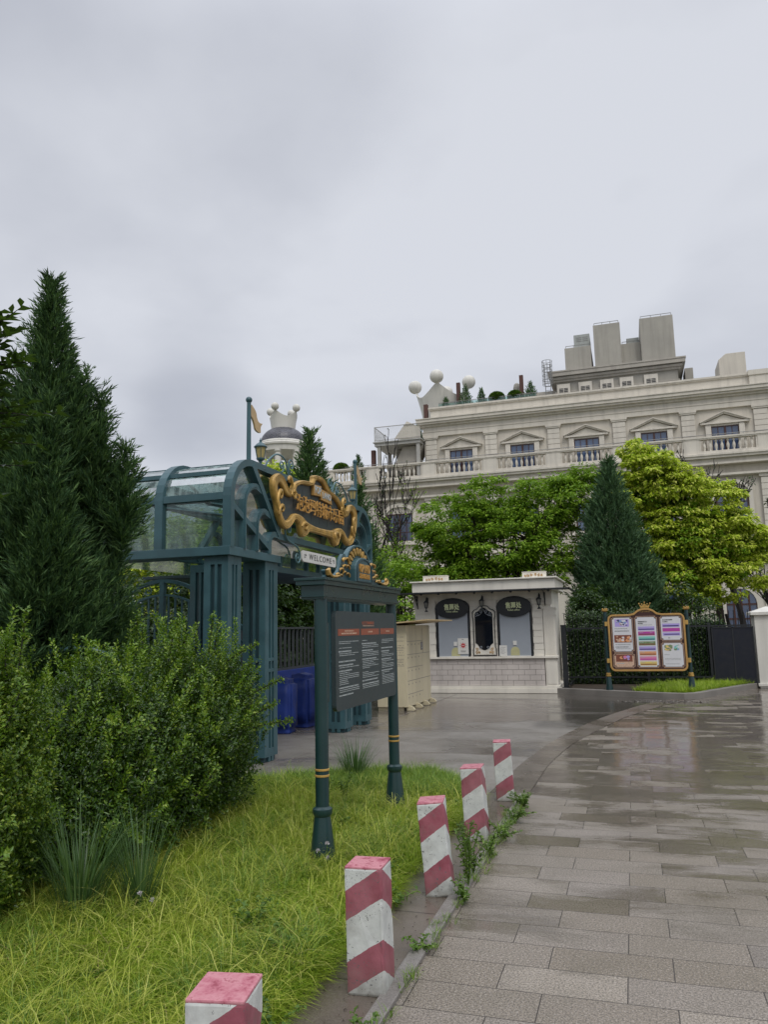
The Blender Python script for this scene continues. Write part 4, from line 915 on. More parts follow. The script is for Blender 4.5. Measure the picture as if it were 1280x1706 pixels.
# cornice, canopy, roof blocks
m = MB(); m.box(bx0-.01, bx1+.04, BY-.05, 21.7, 2.50, 2.77); m.box(bx0-.06, bx1+.10, BY-.12, 21.8, 2.77, 2.805); m.build('cornice', 'booth_white', bt, bevel=.008)
for a, b_ in ((-5.11, -4.49), (-2.55, -1.98)):
    m = MB(); m.box(a, b_, BY+.02, BY+.3, 2.805, 2.95); m.box(a-.01, b_+.01, BY+.01, BY+.31, 2.935, 2.95); rb = m.build('roof_block', 'booth_white', bt, bevel=.006)
    m = MB(); xm = (a+b_)/2
    for s in (1, -1):
        for c_, r_ in (((.05, 2.87), .035), ((.13, 2.855), .035), ((.20, 2.85), .028)): m.tube([(xm+s*x, BY+.012, z) for x, z in spiral(c_, r_, 60, 1.1*s)], .008, 5)
    m.build('gilding', 'gold_pale', rb)
m = MB(); m.box(bx0-.38, bx1+.40, BY-.62, BY+.05, 2.475, 2.49); m.box(bx0-.40, bx1+.42, BY-.64, BY-.62, 2.465, 2.50); m.box(bx0-.40, bx0-.37, BY-.64, BY+.05, 2.465, 2.50); m.box(bx1+.39, bx1+.42, BY-.64, 21.0, 2.465, 2.50); cn = m.build('canopy', 'black_metal', bt)
m = MB()
for k in range(8): m.lathe([(.02, 0), (.035, -.02), (.03, -.04), (.005, -.055)][::-1], (bx0+.35+k*.45, BY-.5, 2.475), 8)
m.build('spotlight', 'iron_grey', cn)
for x in (bx0+.12, bx1-.22):
    m = MB(); m.tube([(x, BY-.01, 2.10), (x, BY-.02, 2.42), (x, BY-.55, 2.46)], .012, 5); m.tube([(x, BY-.02+yy*-1, zz) for yy, zz in spiral((.10, 2.34), .08, 0, 1.2)], .010, 5); m.tube([(x, BY-.02, 2.15), (x, BY-.12, 2.25), (x, BY-.3, 2.44)], .012, 5); m.build('bracket', 'black_metal', cn)
for x, lb in ((-5.0, 'small grey wall lantern near the left-hand end of the booth front'), (-3.57, 'small grey wall lantern above the framed black panel of the booth'), (-2.155, 'small grey wall lantern beside the fluted booth corner')):
    lb = lb.replace('near the left-hand end of the booth front', 'on the booth front above the cream cabinet')
    t = lantern('wall_lantern', x, BY-.14, 2.12-.14*.7, lb, 'wall lanterns on the booth', .68, 'iron_grey', 'wall lantern', 'lantern_glass_grey')
    m = MB(); m.tube([(x, BY+.0, 2.33), (x, BY-.06, 2.40), (x, BY-.14, 2.36)], .008, 5); m.box(x-.025, x+.025, BY-.02, BY, 2.26, 2.38); m.build('arm', 'iron_grey', t)
# ------------------------------------------------------------------ framed map and price board
MY = 18.78
mb = thing('menu_board', (.25, MY, 0), 'gold-framed poster board with a crown crest between two dark green posts', 'poster board')
for x in (-.61, 1.165):
    m = MB(); m.lathe([(.04, .3), (.04, 1.90)], (x, MY, 0), 16); p_ = m.build('post', 'board_green', mb, smooth=True)
    m = MB(); m.lathe([(.085, .05), (.085, .10), (.055, .40), (.05, .42)], (x, MY, 0), 20); m.build('base', 'board_green', p_, smooth=True)
    m = MB(); m.lathe([(.045, .42), (.062, .43), (.062, .455), (.048, .465), (.048, .475), (.055, .48), (.055, .50), (.04, .51)], (x, MY, 0), 20); m.build('ring', 'gold', p_, smooth=True)
    m = MB(); m.lathe([(.045, 1.90), (.075, 1.925), (.075, 1.945), (.04, 1.955)], (x, MY, 0), 16)
    for k in range(5): a = R(72*k); m.sphere((x+.05*math.cos(a), MY+.05*math.sin(a), 1.965), .018, 5)
    m.build('cap', 'gold', p_, smooth=True)
P = frame(XZ, (0, MY-.05, 0)); fx0, fx1, fz0, fz1 = -.555, 1.115, .545, 1.83
top = [(-.08, fz1), (.03, fz1+.02), (.11, fz1+.085), (.20, fz1+.125), (.28, fz1+.13), (.36, fz1+.125), (.45, fz1+.085), (.53, fz1+.02), (.64, fz1)]
def board_outline(i):
    a = rrect(fx0+i, fx1-i, fz0+i, fz1-i, .11-i*.5); q = a[:5] + [(x, z-i) for x, z in top[::-1]] + a[5:]; return q
m = MB(); m.prism(board_outline(.01), P, -.03, .02); bk = m.build('panel', 'brown_frame', mb)
m = MB(); m.ribbon(board_outline(.02), .042, P, .0, .045, True); m.build('gold_frame', 'gold_pale', mb, bevel=.004)
m = MB(); m.prism([(.19, fz1+.14), (.37, fz1+.14), (.40, fz1+.22), (.34, fz1+.18), (.28, fz1+.24), (.22, fz1+.18), (.16, fz1+.22)], P, .0, .03)
for x, z in ((.16, .235), (.22, .22), (.28, .26), (.34, .22), (.40, .235)): m.sphere(P(x, fz1+z, .015), .018, 5)
m.build('crown', 'gold', mb)
text('POP LAND', frame(XZ, (0, MY-.074, 0)), .28, fz1+.055, .06, 'lettering', 'gold', mb, .006, width=.22)
for x, z in ((fx0-.02, 1.62), (fx0-.02, .78), (fx1+.02, 1.62), (fx1+.02, .78)):
    m = MB(); m.box(x-.05, x+.05, MY-.08, MY+.02, z-.05, z+.05); m.build('clamp', 'gold', mb, bevel=.006)
def notch(x0, x1, z0, z1, c=.035): return [(x0+c, z0), (x1-c, z0), (x1-c, z0+c), (x1, z0+c), (x1, z1-c), (x1-c, z1-c), (x1-c, z1), (x0+c, z1), (x0+c, z1-c), (x0, z1-c), (x0, z0+c), (x0+c, z0+c)]
def poster(x0, x1, z0, z1, mat='poster_white'):
    m = MB(); m.prism(notch(x0, x1, z0, z1), P, .021, .024); o = m.build('poster', mat, mb)
    m = MB(); m.ribbon(notch(x0-.02, x1+.02, z0-.02, z1+.02), .008, P, .02, .028, True); m.build('poster_border', 'poster_skin', o); return o
def bars(o, L_, d=.0245):
    g = {}
    for (x0, x1, z0, z1, mt) in L_: g.setdefault(mt, MB()).prism([(x0, z0), (x1, z0), (x1, z1), (x0, z1)], P, d, d+.0008)
    for mt, mm in g.items(): mm.build('print', mt, o)
def blobs(o, x0, x1, z0, z1, mats, n, r, seed, d=.0256):
    q = random.Random(seed); g = {}
    for i in range(n):
        cx, cz_ = q.uniform(x0+r, x1-r), q.uniform(z0+r*.8, z1-r*.8); rr_ = r*q.uniform(.5, 1)
        g.setdefault(q.choice(mats), MB()).prism([(cx+rr_*math.cos(R(t)), cz_+rr_*.75*math.sin(R(t))) for t in range(0, 360, 45)], P, d+i*.00005, d+.0006+i*.00005)
    for mt, mm in g.items(): mm.build('picture', mt, o)
p1_ = poster(-.455, -.03, .99, 1.755)
bars(p1_, [(-.40, -.09, 1.55, 1.72, 'poster_lilac'), (-.43, -.05, 1.19, 1.36, 'poster_brown')])
blobs(p1_, -.40, -.09, 1.55, 1.72, ['poster_navy', 'poster_blue', 'poster_skin', 'poster_white'], 26, .035, 1); blobs(p1_, -.43, -.05, 1.19, 1.36, ['poster_skin', 'poster_orange', 'poster_white', 'poster_brown'], 34, .04, 2)
m = MB()
for z, h in ((1.50, .012), (1.44, .022), (1.14, .012), (1.08, .022), (1.05, .008)): dashes(m, P, -.41, -.08-.05*(z == 1.5), z, h, .0245, .95, .3)
m.build('print', 'iron_grey', p1_)
p2_ = poster(-.455, -.03, .64, .93, 'poster_skin'); bars(p2_, [(-.42, -.06, .76, .92, 'poster_brown')]); blobs(p2_, -.41, -.07, .77, .91, ['poster_pink', 'poster_lilac', 'poster_orange', 'poster_brown'], 14, .05, 3)
m = MB(); dashes(m, P, -.41, -.24, .71, .022, .0245, 1, .2); m.build('print', 'print_white', p2_)
p3_ = poster(.06, .50, .64, 1.755); L_ = []
for k, (a, b2) in enumerate((('poster_lilac', 'poster_navy'), ('poster_magenta', 'poster_brown'), ('poster_teal', 'poster_navy'), ('poster_green', 'poster_brown'), ('poster_lilac', 'poster_navy'), ('poster_orange', 'poster_brown'), ('poster_pink', 'poster_magenta'), ('poster_yellow', 'poster_brown'))):
    z = 1.50-k*.112; L_ += [(.10, .46, z-.045, z+.045, a)]
bars(p3_, L_); L2 = [(.11, .45, 1.50-k*.112-.028, 1.50-k*.112-.006, b2) for k, b2 in enumerate(('poster_navy', 'poster_brown', 'poster_navy', 'poster_brown', 'poster_navy', 'poster_brown', 'poster_magenta', 'poster_brown'))]; bars(p3_, L2, .0256)
m = MB(); dashes(m, P, .11, .33, 1.64, .028, .0245, 1, .15); dashes(m, P, .11, .22, 1.60, .028, .0245, 1, .15); dashes(m, P, .11, .42, 1.575, .008, .0245, 1, .3); m.build('print', 'print_black', p3_)
m = MB()
for k in range(8): dashes(m, P, .12, .22, 1.515-k*.112, .014, .0258, 1, .3); dashes(m, P, .36, .44, 1.515-k*.112, .014, .0258, .7, .5)
m.build('print', 'print_white', p3_)
p4_ = poster(.60, 1.03, 1.235, 1.755); bars(p4_, [(.63, 1.0, 1.52, 1.60, 'poster_lilac'), (.63, 1.0, 1.42, 1.50, 'poster_magenta'), (.63, 1.0, 1.33, 1.40, 'poster_lilac')]); bars(p4_, [(.64, .98, 1.535, 1.56, 'poster_navy'), (.64, .98, 1.435, 1.46, 'poster_magenta'), (.66, .98, 1.35, 1.37, 'poster_navy')], .0256)
m = MB(); dashes(m, P, .64, .86, 1.67, .028, .0245, 1, .15); dashes(m, P, .64, .76, 1.63, .028, .0245, 1, .15); dashes(m, P, .74, .79, 1.27, .02, .0245); m.build('print', 'print_black', p4_)
p5_ = poster(.60, 1.03, .64, 1.165); blobs(p5_, .62, .84, .97, 1.14, ['poster_skin', 'poster_green', 'poster_yellow'], 26, .04, 5); blobs(p5_, .83, 1.0, .99, 1.15, ['poster_teal', 'poster_blue', 'poster_green', 'poster_white'], 20, .035, 6)
m = MB(); dashes(m, P, .64, .76, .90, .014, .0245, 1, .8); dashes(m, P, .64, .98, .82, .006, .0245, 1, .2); dashes(m, P, .64, .98, .79, .006, .0245, 1, .2); dashes(m, P, .64, .95, .70, .008, .0245, 1, .2); m.build('print', 'iron_grey', p5_)
# ------------------------------------------------------------------ fence, screen, gate pillar
FY = 21.0
fc = thing('iron_fence', (.5, FY, 0), 'black iron fence with curved spear tops in front of the clipped hedge', 'fence')
m = MB()
for z_ in (.25, 1.50): m.box(-1.78, 2.78, FY-.02, FY+.02, z_, z_+.04)
m.build('rail', 'black_metal', fc)
m = MB()
for k in range(42):
    x = -1.72+k*.108; y1 = FY-.0; m.tube([(x, FY, .12), (x, FY, 1.62), (x, FY-.02, 1.72), (x, FY-.07, 1.80), (x, FY-.10, 1.90)], .008, 4)
m.build('bar', 'black_metal', fc)
for x in (-1.76, .30, 1.80):
    m = MB(); m.box(x-.03, x+.03, FY-.03, FY+.03, .05, 1.60); m.build('post', 'black_metal', fc)
sc_ = thing('mesh_screen', (2.3, FY-.06, 0), 'dark navy privacy screen panel between the hedge and the stone pillar', 'screen')
m = MB(); m.box(1.86, 2.80, FY-.075, FY-.055, .10, 1.47); m.build('cloth', 'dark_screen', sc_)
m = MB()
for x in (1.86, 2.33, 2.79): m.box(x-.015, x+.015, FY-.085, FY-.045, .08, 1.49)
m.box(1.86, 2.80, FY-.085, FY-.045, 1.46, 1.49); m.build('frame', 'black_metal', sc_)
m = MB(); m.box(2.84, 3.50, FY-.1, FY+.5, 0, 1.76); m.box(2.80, 3.54, FY-.14, FY+.54, 1.0-.95, .12); gp = thing('gate_pillar', (3.2, FY, 0), 'plain off-white square pillar with a pitched stone cap at the right edge', 'pillar'); gp['label'] = 'plain off-white square pillar with a pitched stone cap beside the dark screen'
m.build('shaft', 'white_shell', gp, bevel=.01)
m = MB(); m.box(2.76, 3.58, FY-.18, FY+.58, 1.76, 1.83); m.add([(2.76, FY-.18, 1.83), (3.58, FY-.18, 1.83), (3.58, FY+.58, 1.83), (2.76, FY+.58, 1.83), (3.17, FY+.2, 1.97)], [(0, 1, 4), (1, 2, 4), (2, 3, 4), (3, 0, 4)]); m.build('cap', 'white_shell', gp)
# side fence of the plaza behind the booth
sf = thing('bar_fence', (-1.55, 19.8, 0), 'black bar gate post and panel joining the booth corner to the hedge fence', 'fence')
m = MB(); m.box(-1.72, -1.60, 19.72, 19.84, 0, 1.62); m.box(-1.58, -1.54, 19.76, 20.95, 1.45, 1.50); m.box(-1.58, -1.54, 19.76, 20.95, .15, .2); m.build('post', 'black_metal', sf)
# ------------------------------------------------------------------ grand stone building behind
FB = 54.0; TB = 53.0        # upper storey face, lower storeys / balustrade face
hb = thing('stone_building', (0, FB, 0), 'large cream classical stone building with pedimented windows and a long balustrade', 'building')
UX0, UX1, LX0 = -13.85, 26.6, -21.5
def part(fn, name, mat, parent=None, bevel=0, smooth=False):
    m = MB(); fn(m); return m.build(name, mat, parent or hb, None, smooth, bevel)
part(lambda m: m.box(UX0, UX1, FB, FB+14, 12.5, 15.7), 'upper_wall', 'stone')
part(lambda m: m.box(LX0, UX1, TB+.6, FB+14, 0, 12.3), 'lower_wall', 'stone')
BAY = 4.43
pil = [-13.3+BAY*k for k in range(10)]
def entab(m):
    m.box(UX0-.1, UX1, FB-.18, FB+14.1, 15.62, 15.95); m.box(UX0-.15, UX1, FB-.22, FB+14.1, 15.95, 16.0)
    m.box(UX0-.05, UX1, FB-.14, FB+14, 16.0, 16.35); m.box(UX0-.2, UX1, FB-.30, FB+14.2, 16.35, 16.5)
    m.box(UX0-.38, UX1, FB-.52, FB+14.3, 16.5, 16.64); m.box(UX0-.46, UX1, FB-.62, FB+14.4, 16.64, 16.86); m.box(UX0-.50, UX1, FB-.68, FB+14.4, 16.86, 16.92)
part(entab, 'cornice', 'stone_light')
def par(m):
    m.box(-13.3, UX1, FB-.05, FB+.5, 16.92, 17.62); m.box(-13.4, UX1, FB-.15, FB+.6, 17.62, 17.7); m.box(-13.45, UX1, FB-.20, FB+.62, 17.7, 17.83)
part(par, 'parapet', 'stone_light')
part(lambda m: m.box(-13.3, UX1, FB+.5, FB+14, 16.9, 17.3), 'roof_deck', 'roof_grey')
part(lambda m: (m.box(8.35, 9.6, FB-.25, FB+.7, 16.92, 17.62), m.box(8.3, 9.65, FB-.32, FB+.7, 17.62, 17.95)), 'parapet_pier', 'stone_light')
def upper_pilaster(x):
    m = MB(); m.box(x-.40, x+.40, FB-.10, FB, 12.6, 15.40)
    pl_ = m.build('pilaster', 'joint_stone', hb)
    m = MB()
    for k in range(7): m.box(x-.42, x+.42, FB-.15, FB-.10, 12.75+k*.375, 12.75+k*.375+.345)
    m.box(x-.50, x+.50, FB-.20, FB, 15.38, 15.48); m.box(x-.54, x+.54, FB-.24, FB, 15.48, 15.62); m.build('pilaster_stone', 'stone_light', pl_)
for x in pil: upper_pilaster(x)
def window(x, y, w_, z0, z1, mull=2, cols=4, name='window', fmat='brown_frame', parent=None, rows=2):
    m = MB(); fr = .07
    m.box(x-w_/2, x+w_/2, y+.02, y+.10, z0, z0+fr); m.box(x-w_/2, x+w_/2, y+.02, y+.10, z1-fr, z1); m.box(x-w_/2, x-w_/2+fr, y+.02, y+.10, z0+fr, z1-fr); m.box(x+w_/2-fr, x+w_/2, y+.02, y+.10, z0+fr, z1-fr)
    m.box(x-.06, x+.06, y+.0, y+.11, z0+fr, z1-fr)
    for k in range(1, cols):
        if abs(k-cols/2) > .1: xx = x-w_/2+w_*k/cols; m.box(xx-.022, xx+.022, y+.03, y+.09, z0+fr, z1-fr)
    for k in range(1, rows): zz = z0+(z1-z0)*k/rows; m.box(x-w_/2+fr, x+w_/2-fr, y+.04, y+.088, zz-.022, zz+.022)
    f = m.build(name, fmat, parent or hb)
    m = MB(); m.box(x-w_/2+.01, x+w_/2-.01, y+.065, y+.085, z0+.01, z1-.01); m.build('pane', 'window_glass', f); return f
def upper_window(x):
    window(x, FB-.12, 1.72, 12.7, 14.43, rows=1)
    m = MB()
    for s in (-1, 1): m.box(x+s*1.02-.17, x+s*1.02+.17, FB-.22, FB, 12.6, 14.52)
    m.box(x-.86, x+.86, FB-.14, FB, 14.43, 14.56)
    m.build('window_jamb', 'stone_light', hb)
    P = frame(XZ, (0, FB, 0)); m = MB()
    m.prism([(x-1.5, 14.56), (x+1.5, 14.56), (x+1.5, 14.68), (x-1.5, 14.68)], P, -.02, .30)
    m.prism([(x-1.22, 14.68), (x+1.22, 14.68), (x, 15.18)], P, 0, .14)
    for s in (-1, 1):
        m.prism([(x+s*1.52, 14.68), (x+s*1.35, 14.68), (x, 15.22), (x, 15.33)], P, 0, .30); m.prism([(x+s*1.57, 14.70), (x+s*1.50, 14.69), (x, 15.33), (x, 15.40)], P, 0, .38)
    m.build('pediment', 'stone_light', hb)
for k in range(9): upper_window(-11.08+BAY*k)
# balustrade level
def ledge(m):
    m.box(LX0-.15, UX1, TB-.25, TB+1.4, 12.28, 12.40); m.box(LX0-.05, UX1, TB-.12, TB+1.4, 12.40, 12.58)
    m.box(LX0-.10, UX1, TB-.16, TB+.6, 12.12, 12.28); m.box(LX0+.1, UX1, TB+.1, TB+.6, 11.85, 12.12); m.box(LX0, UX1, TB-.0, TB+.6, 11.72, 11.85)
    m.box(LX0+.2, UX1, TB+.3, TB+.6, 10.95, 11.0); m.box(LX0+.1, UX1, TB+.18, TB+.6, 11.0, 11.14)
part(ledge, 'string_cornice', 'stone_light')
part(lambda m: (m.box(LX0-.10, UX1, TB-.12, TB+.28, 13.38, 13.46), m.box(LX0-.14, UX1, TB-.16, TB+.32, 13.46, 13.56)), 'handrail', 'stone_light')
bal0 = None
pj = [-21.3, -17.8] + pil[1:]
pj = [-21.2, -17.6, -13.35] + pil[1:]
for x in pj: part(lambda m: m.box(x-.48, x+.48, TB-.10, TB+.26, 12.58, 13.38), 'pedestal', 'stone_light')
prof_b = [(.07, 0), (.075, .06), (.05, .08), (.05, .12), (.085, .25), (.10, .36), (.085, .46), (.045, .60), (.05, .64), (.075, .67), (.075, .73), (.07, .80)]
nb = 0
for a, b_ in zip(pj[:-1], pj[1:]):
    lo, hi = a+.62, b_-.62; n = 9; 
    if a > 12: break
    m = MB(); m.box(a+.48, a+.58, TB-.06, TB+.22, 12.58, 13.38); m.box(b_-.58, b_-.48, TB-.06, TB+.22, 12.58, 13.38); m.box(a+.58, b_-.58, TB-.02, TB+.18, 12.58, 12.62); bp = m.build('balustrade', 'stone_light', hb)
    for k in range(n):
        x = lo+(hi-lo)*(k+.5)/n
        if bal0 is None:
            m = MB(); m.lathe(prof_b, (0, 0, 0), 10); bal0 = m.build('baluster', 'stone_light', None, smooth=True); bal0.parent = bp; bal0.location = Vector((x, TB+.08, 12.58))-ORG[hb]; q = bal0
        else:
            q = bal0.copy(); COL.objects.link(q); q.parent = bp; q.location = Vector((x, TB+.08, 12.58))-ORG[hb]
# thin pipe rail above
m = MB(); m.tube([(LX0, TB+.1, 13.72), (UX1, TB+.1, 13.72)], .022, 6)
for k in range(24): m.tube([(LX0+.3+k*1.6, TB+.1, 13.55), (LX0+.3+k*1.6, TB+.1, 13.72)], .018, 5)
m.build('pipe_rail', 'rail_grey', hb)
# lower storey: block pilasters, windows, bands
for x in [-20.6, -17.9] + [p for p in pil]:
    m = MB(); m.box(x-.40, x+.40, TB+.42, TB+.6, 6.7, 10.8); pl_ = m.build('pilaster', 'joint_stone', hb)
    m = MB()
    for k in range(10): m.box(x-.43, x+.43, TB+.36, TB+.42, 6.75+k*.40, 6.75+k*.40+.37)
    m.box(x-.52, x+.52, TB+.32, TB+.6, 10.78, 10.95); m.build('pilaster_stone', 'stone_light', pl_)
for x in [-15.75, -11.08] + [-11.08+BAY*k for k in range(1, 9)]:
    window(x, TB+.46, 1.9, 7.9, 9.95, rows=3)
    P = frame(XZ, (0, TB+.6, 0)); m = MB(); m.ribbon(archpts(x-1.12, x+1.12, 7.8, 9.95, 10.6), .26, P, 0, .22, True); m.prism([(x-.98, 9.97)]+[(x+.98*math.cos(R(180-18*i)), 9.97+.55*math.sin(R(18*i))) for i in range(11)][1:-1]+[(x+.98, 9.97)], P, 0, .08)
    m.box(x-1.3, x+1.3, TB+.3, TB+.6, 7.65, 7.82); m.build('window_surround', 'stone_light', hb)
part(lambda m: (m.box(LX0, UX1, TB+.1, TB+.6, 6.5, 6.62), m.box(LX0, UX1, TB+.25, TB+.6, 6.0, 6.5), m.box(LX0, UX1, TB+.0, TB+.6, 5.8, 6.0), m.box(LX0, UX1, TB+.3, TB+.6, 5.45, 5.55)), 'belt_course', 'stone_light')
def arch_door(x):
    P = frame(XZ, (0, TB+.6, 0)); m = MB()
    ap = archpts(x-1.15, x+1.15, 0, 2.7, 3.95); m.ribbon(ap[1:]+ap[:1], .5, P, 0, .12); m.ribbon([(p[0]*1+(0), p[1]) for p in archpts(x-1.42, x+1.42, 0, 2.7, 4.22)][1:]+[(x-1.42, 0)], .10, P, .0, .2); m.build('arch_surround', 'stone_light', hb)
    m = MB(); m.prism(archpts(x-.92, x+.92, 0, 2.7, 3.7), P, .0, .03); d = m.build('arched_window', 'window_glass', hb)
    m = MB(); 
    for xx in (-.9, -.45, 0, .45, .9): m.prism([(x+xx-.05, 0), (x+xx+.05, 0), (x+xx+.05, 2.7+.95*math.sqrt(max(0, 1-(xx/.95)**2))), (x+xx-.05, 2.7+.95*math.sqrt(max(0, 1-(xx/.95)**2)))], P, .03, .08)
    for zz in (.9, 1.8, 2.7): m.prism([(x-.92, zz-.05), (x+.92, zz-.05), (x+.92, zz+.05), (x-.92, zz+.05)], P, .03, .075)
    m.build('glazing_bar', 'brown_frame', d)
for k in range(9): arch_door(-11.08+BAY*k+.0)
# rooftop plant house
pt = thing('rooftop_house', (0, 62, 17.3), 'square grey penthouse with small grilled vents standing on the big roof', 'rooftop building')
PY = 60.0
part(lambda m: (m.box(-4.5, 4.5, PY, PY+7, 17.3, 20.6), m.box(-7.2, -4.5, PY+1.5, PY+7, 17.3, 19.9)), 'wall', 'stone_grey', pt)
part(lambda m: (m.box(-4.7, 4.7, PY-.2, PY+7.2, 20.55, 20.72), m.box(-4.85, 4.85, PY-.35, PY+7.3, 20.72, 20.9), m.box(-5.05, 5.05, PY-.55, PY+7.5, 20.95, 21.25), m.box(-5.1, 5.1, PY-.6, PY+7.5, 21.25, 21.36), m.box(-7.5, -4.5, PY+1.1, PY+7, 20.0, 20.3), m.box(-7.3, -4.5, PY+1.3, PY+7, 19.75, 20.0), m.box(-4.6, 4.6, PY-.08, PY+7.1, 19.7, 19.8)), 'cornice', 'stone_dark', pt)
for x in (-3.95, -2.3, -.68, .78, 2.55):
    part(lambda m: m.box(x-.50, x+.50, PY-.20, PY, 18.6, 20.35), 'vent_block', 'stone_light', pt)
    part(lambda m: m.box(x-.33, x+.33, PY-.22, PY-.19, 19.55, 20.0), 'vent', 'black_metal', pt)
    part(lambda m: [m.box(x-.34, x+.34, PY-.235, PY-.215, 19.66+q*.12, 19.685+q*.12) for q in range(3)] + [m.box(x-.02, x+.02, PY-.24, PY-.215, 19.55, 20.0)] and None, 'vent_bar', 'stone_light', pt)
def block(name, x0, x1, y0, y1, z0, z1, label, mat='stone_grey', rail=True, cut=0):
    t = thing(name, ((x0+x1)/2, (y0+y1)/2, z0), label, 'rooftop block', 'plain grey blocks on the rooftop house')
    m = MB(); m.prism([(x0, z0), (x1, z0), (x1, z1), (x0+cut, z1), (x0, z1-cut*.8)] if cut else [(x0, z0), (x1, z0), (x1, z1), (x0, z1)], frame(XZ, (0, 0, 0)), -y1, -y0); m.build('wall', mat, t, bevel=.03)
    if rail:
        m = MB(); 
        for yy in (y0+.1,):
            m.tube([(x0+.1, yy, z1+.18), (x1-.1, yy, z1+.18)], .025, 5)
            for k in range(4): xx = x0+.1+(x1-x0-.2)*k/3; m.tube([(xx, yy, z1), (xx, yy, z1+.18)], .02, 5)
        m.build('guard_rail', 'rail_grey', t)
block('roof_block', -3.75, -1.72, PY+.4, PY+5, 21.36, 23.45, 'low wide grey block at the ladder end of the rooftop row')
block('roof_block', -3.05, -1.80, PY+1.6, PY+4, 23.45, 24.9, 'pale metal louvred box sitting on the low wide rooftop block', 'iron_pale', False)
m = MB()
for k in range(3):
    for q in range(2): m.box(-2.85+q*.5, -2.45+q*.5, PY+1.585, PY+1.6, 24.30+k*.15, 24.36+k*.15)
lv = [o for o in bpy.data.objects if o.name.startswith('roof_block')][-1]; m.build('louvre', 'rail_grey', lv)
block('roof_block', -1.46, .56, PY+.2, PY+4, 21.36, 24.97, 'tall grey concrete block, second in height on the rooftop')
block('roof_block', .56, 2.02, PY+.9, PY+4, 21.36, 23.4, 'low grey block set between the two tall rooftop blocks')
block('roof_block', 2.02, 4.45, PY+.1, PY+4, 21.36, 24.98, 'tallest and widest grey concrete block, next to the penthouse corner')
m = MB(); m.lathe([(.18, 0), (.18, .18), (.05, .28)], (3.7, PY+1, 24.98), 10); o = m.build('roof_vent', 'rail_grey', None, (3.7, PY+1, 24.98)); tag(o, 'small round vent cowl on the tallest rooftop block', 'vent cowl')
block('roof_block', 1.0, 1.95, PY+2, PY+3.5, 23.4, 24.2, 'small grey tank box peeping between the tall rooftop blocks', 'iron_pale', False)
block('roof_block', 5.15, 5.75, PY+2, PY+4, 17.3, 21.2, 'narrow beige shaft just beyond the penthouse cornice', 'stone_grey', False)
block('roof_block', 7.0, 8.75, PY-3, PY-.5, 17.9, 20.35, 'detached small beige block with one slanted side near the right-hand parapet'.replace('right-hand ', ''), 'stone', False, .5)
block('roof_block', 5.6, 7.4, PY-1, PY+1, 17.3, 19.0, 'low flat grey box behind the parapet beside the slanted block', 'rail_grey', False)
# caged ladder
ld = thing('caged_ladder', (-4.85, 58.5, 18), 'galvanised ladder with hooped safety cage rising above the parapet', 'ladder')
m = MB()
for x in (-5.25, -4.85): m.tube([(x, 58.9, 18), (x, 58.9, 21.8)], .03, 5)
m.build('stile', 'rail_grey', ld)
m = MB()
for k in range(12): m.tube([(-5.25, 58.9, 18.2+.3*k), (-4.85, 58.9, 18.2+.3*k)], .02, 5)
m.build('rung', 'rail_grey', ld)
m = MB()
for k in range(6): m.tube([(-5.05+.38*math.cos(R(t)), 58.75+.38*math.sin(R(t)), 20.1+.38*k) for t in range(0, 361, 20)], .022, 4)
for t in range(0, 360, 45): m.tube([(-5.05+.38*math.cos(R(t)), 58.75+.38*math.sin(R(t)), 20.1) , (-5.05+.38*math.cos(R(t)), 58.75+.38*math.sin(R(t)), 22.0)], .016, 4)
m.build('cage', 'rail_grey', ld)
gl = thing('roof_railing', (-9, 55, 17.8), 'thin glass railing along the roof edge in front of the topiary', 'railing')
m = MB(); m.tube([(-12.9, 54.9, 18.42), (-5.6, 54.9, 18.42)], .025, 5)
for k in range(7): m.tube([(-12.8+k*1.2, 54.9, 17.6), (-12.8+k*1.2, 54.9, 18.42)], .02, 5)
m.build('rail', 'rail_grey', gl)
m = MB(); m.box(-12.9, -5.6, 54.89, 54.90, 17.75, 18.36); m.build('pane', 'canopy_glass', gl)
for x, z1, lb in ((-11.5, 20.1, 'rusty steel post among the small roof conifers'), (-6.72, 20.1, 'rusty steel post beside the clipped round roof shrubs')):
    m = MB(); m.box(x-.14, x+.14, 55.6, 55.85, 17.3, z1); o = m.build('steel_post', 'planter_rust', None, (x, 55.7, 17.3)); tag(o, lb, 'post')
m = MB(); m.lathe([(.28, 0), (.28, 1.5), (.22, 1.75), (.1, 1.85)], (-7.15, 56.4, 17.9), 10); o = m.build('roof_cowl', 'stone_grey', None, (-7.1, 56.4, 18)); tag(o, 'rounded grey stone cowl behind a rusty roof post', 'cowl')
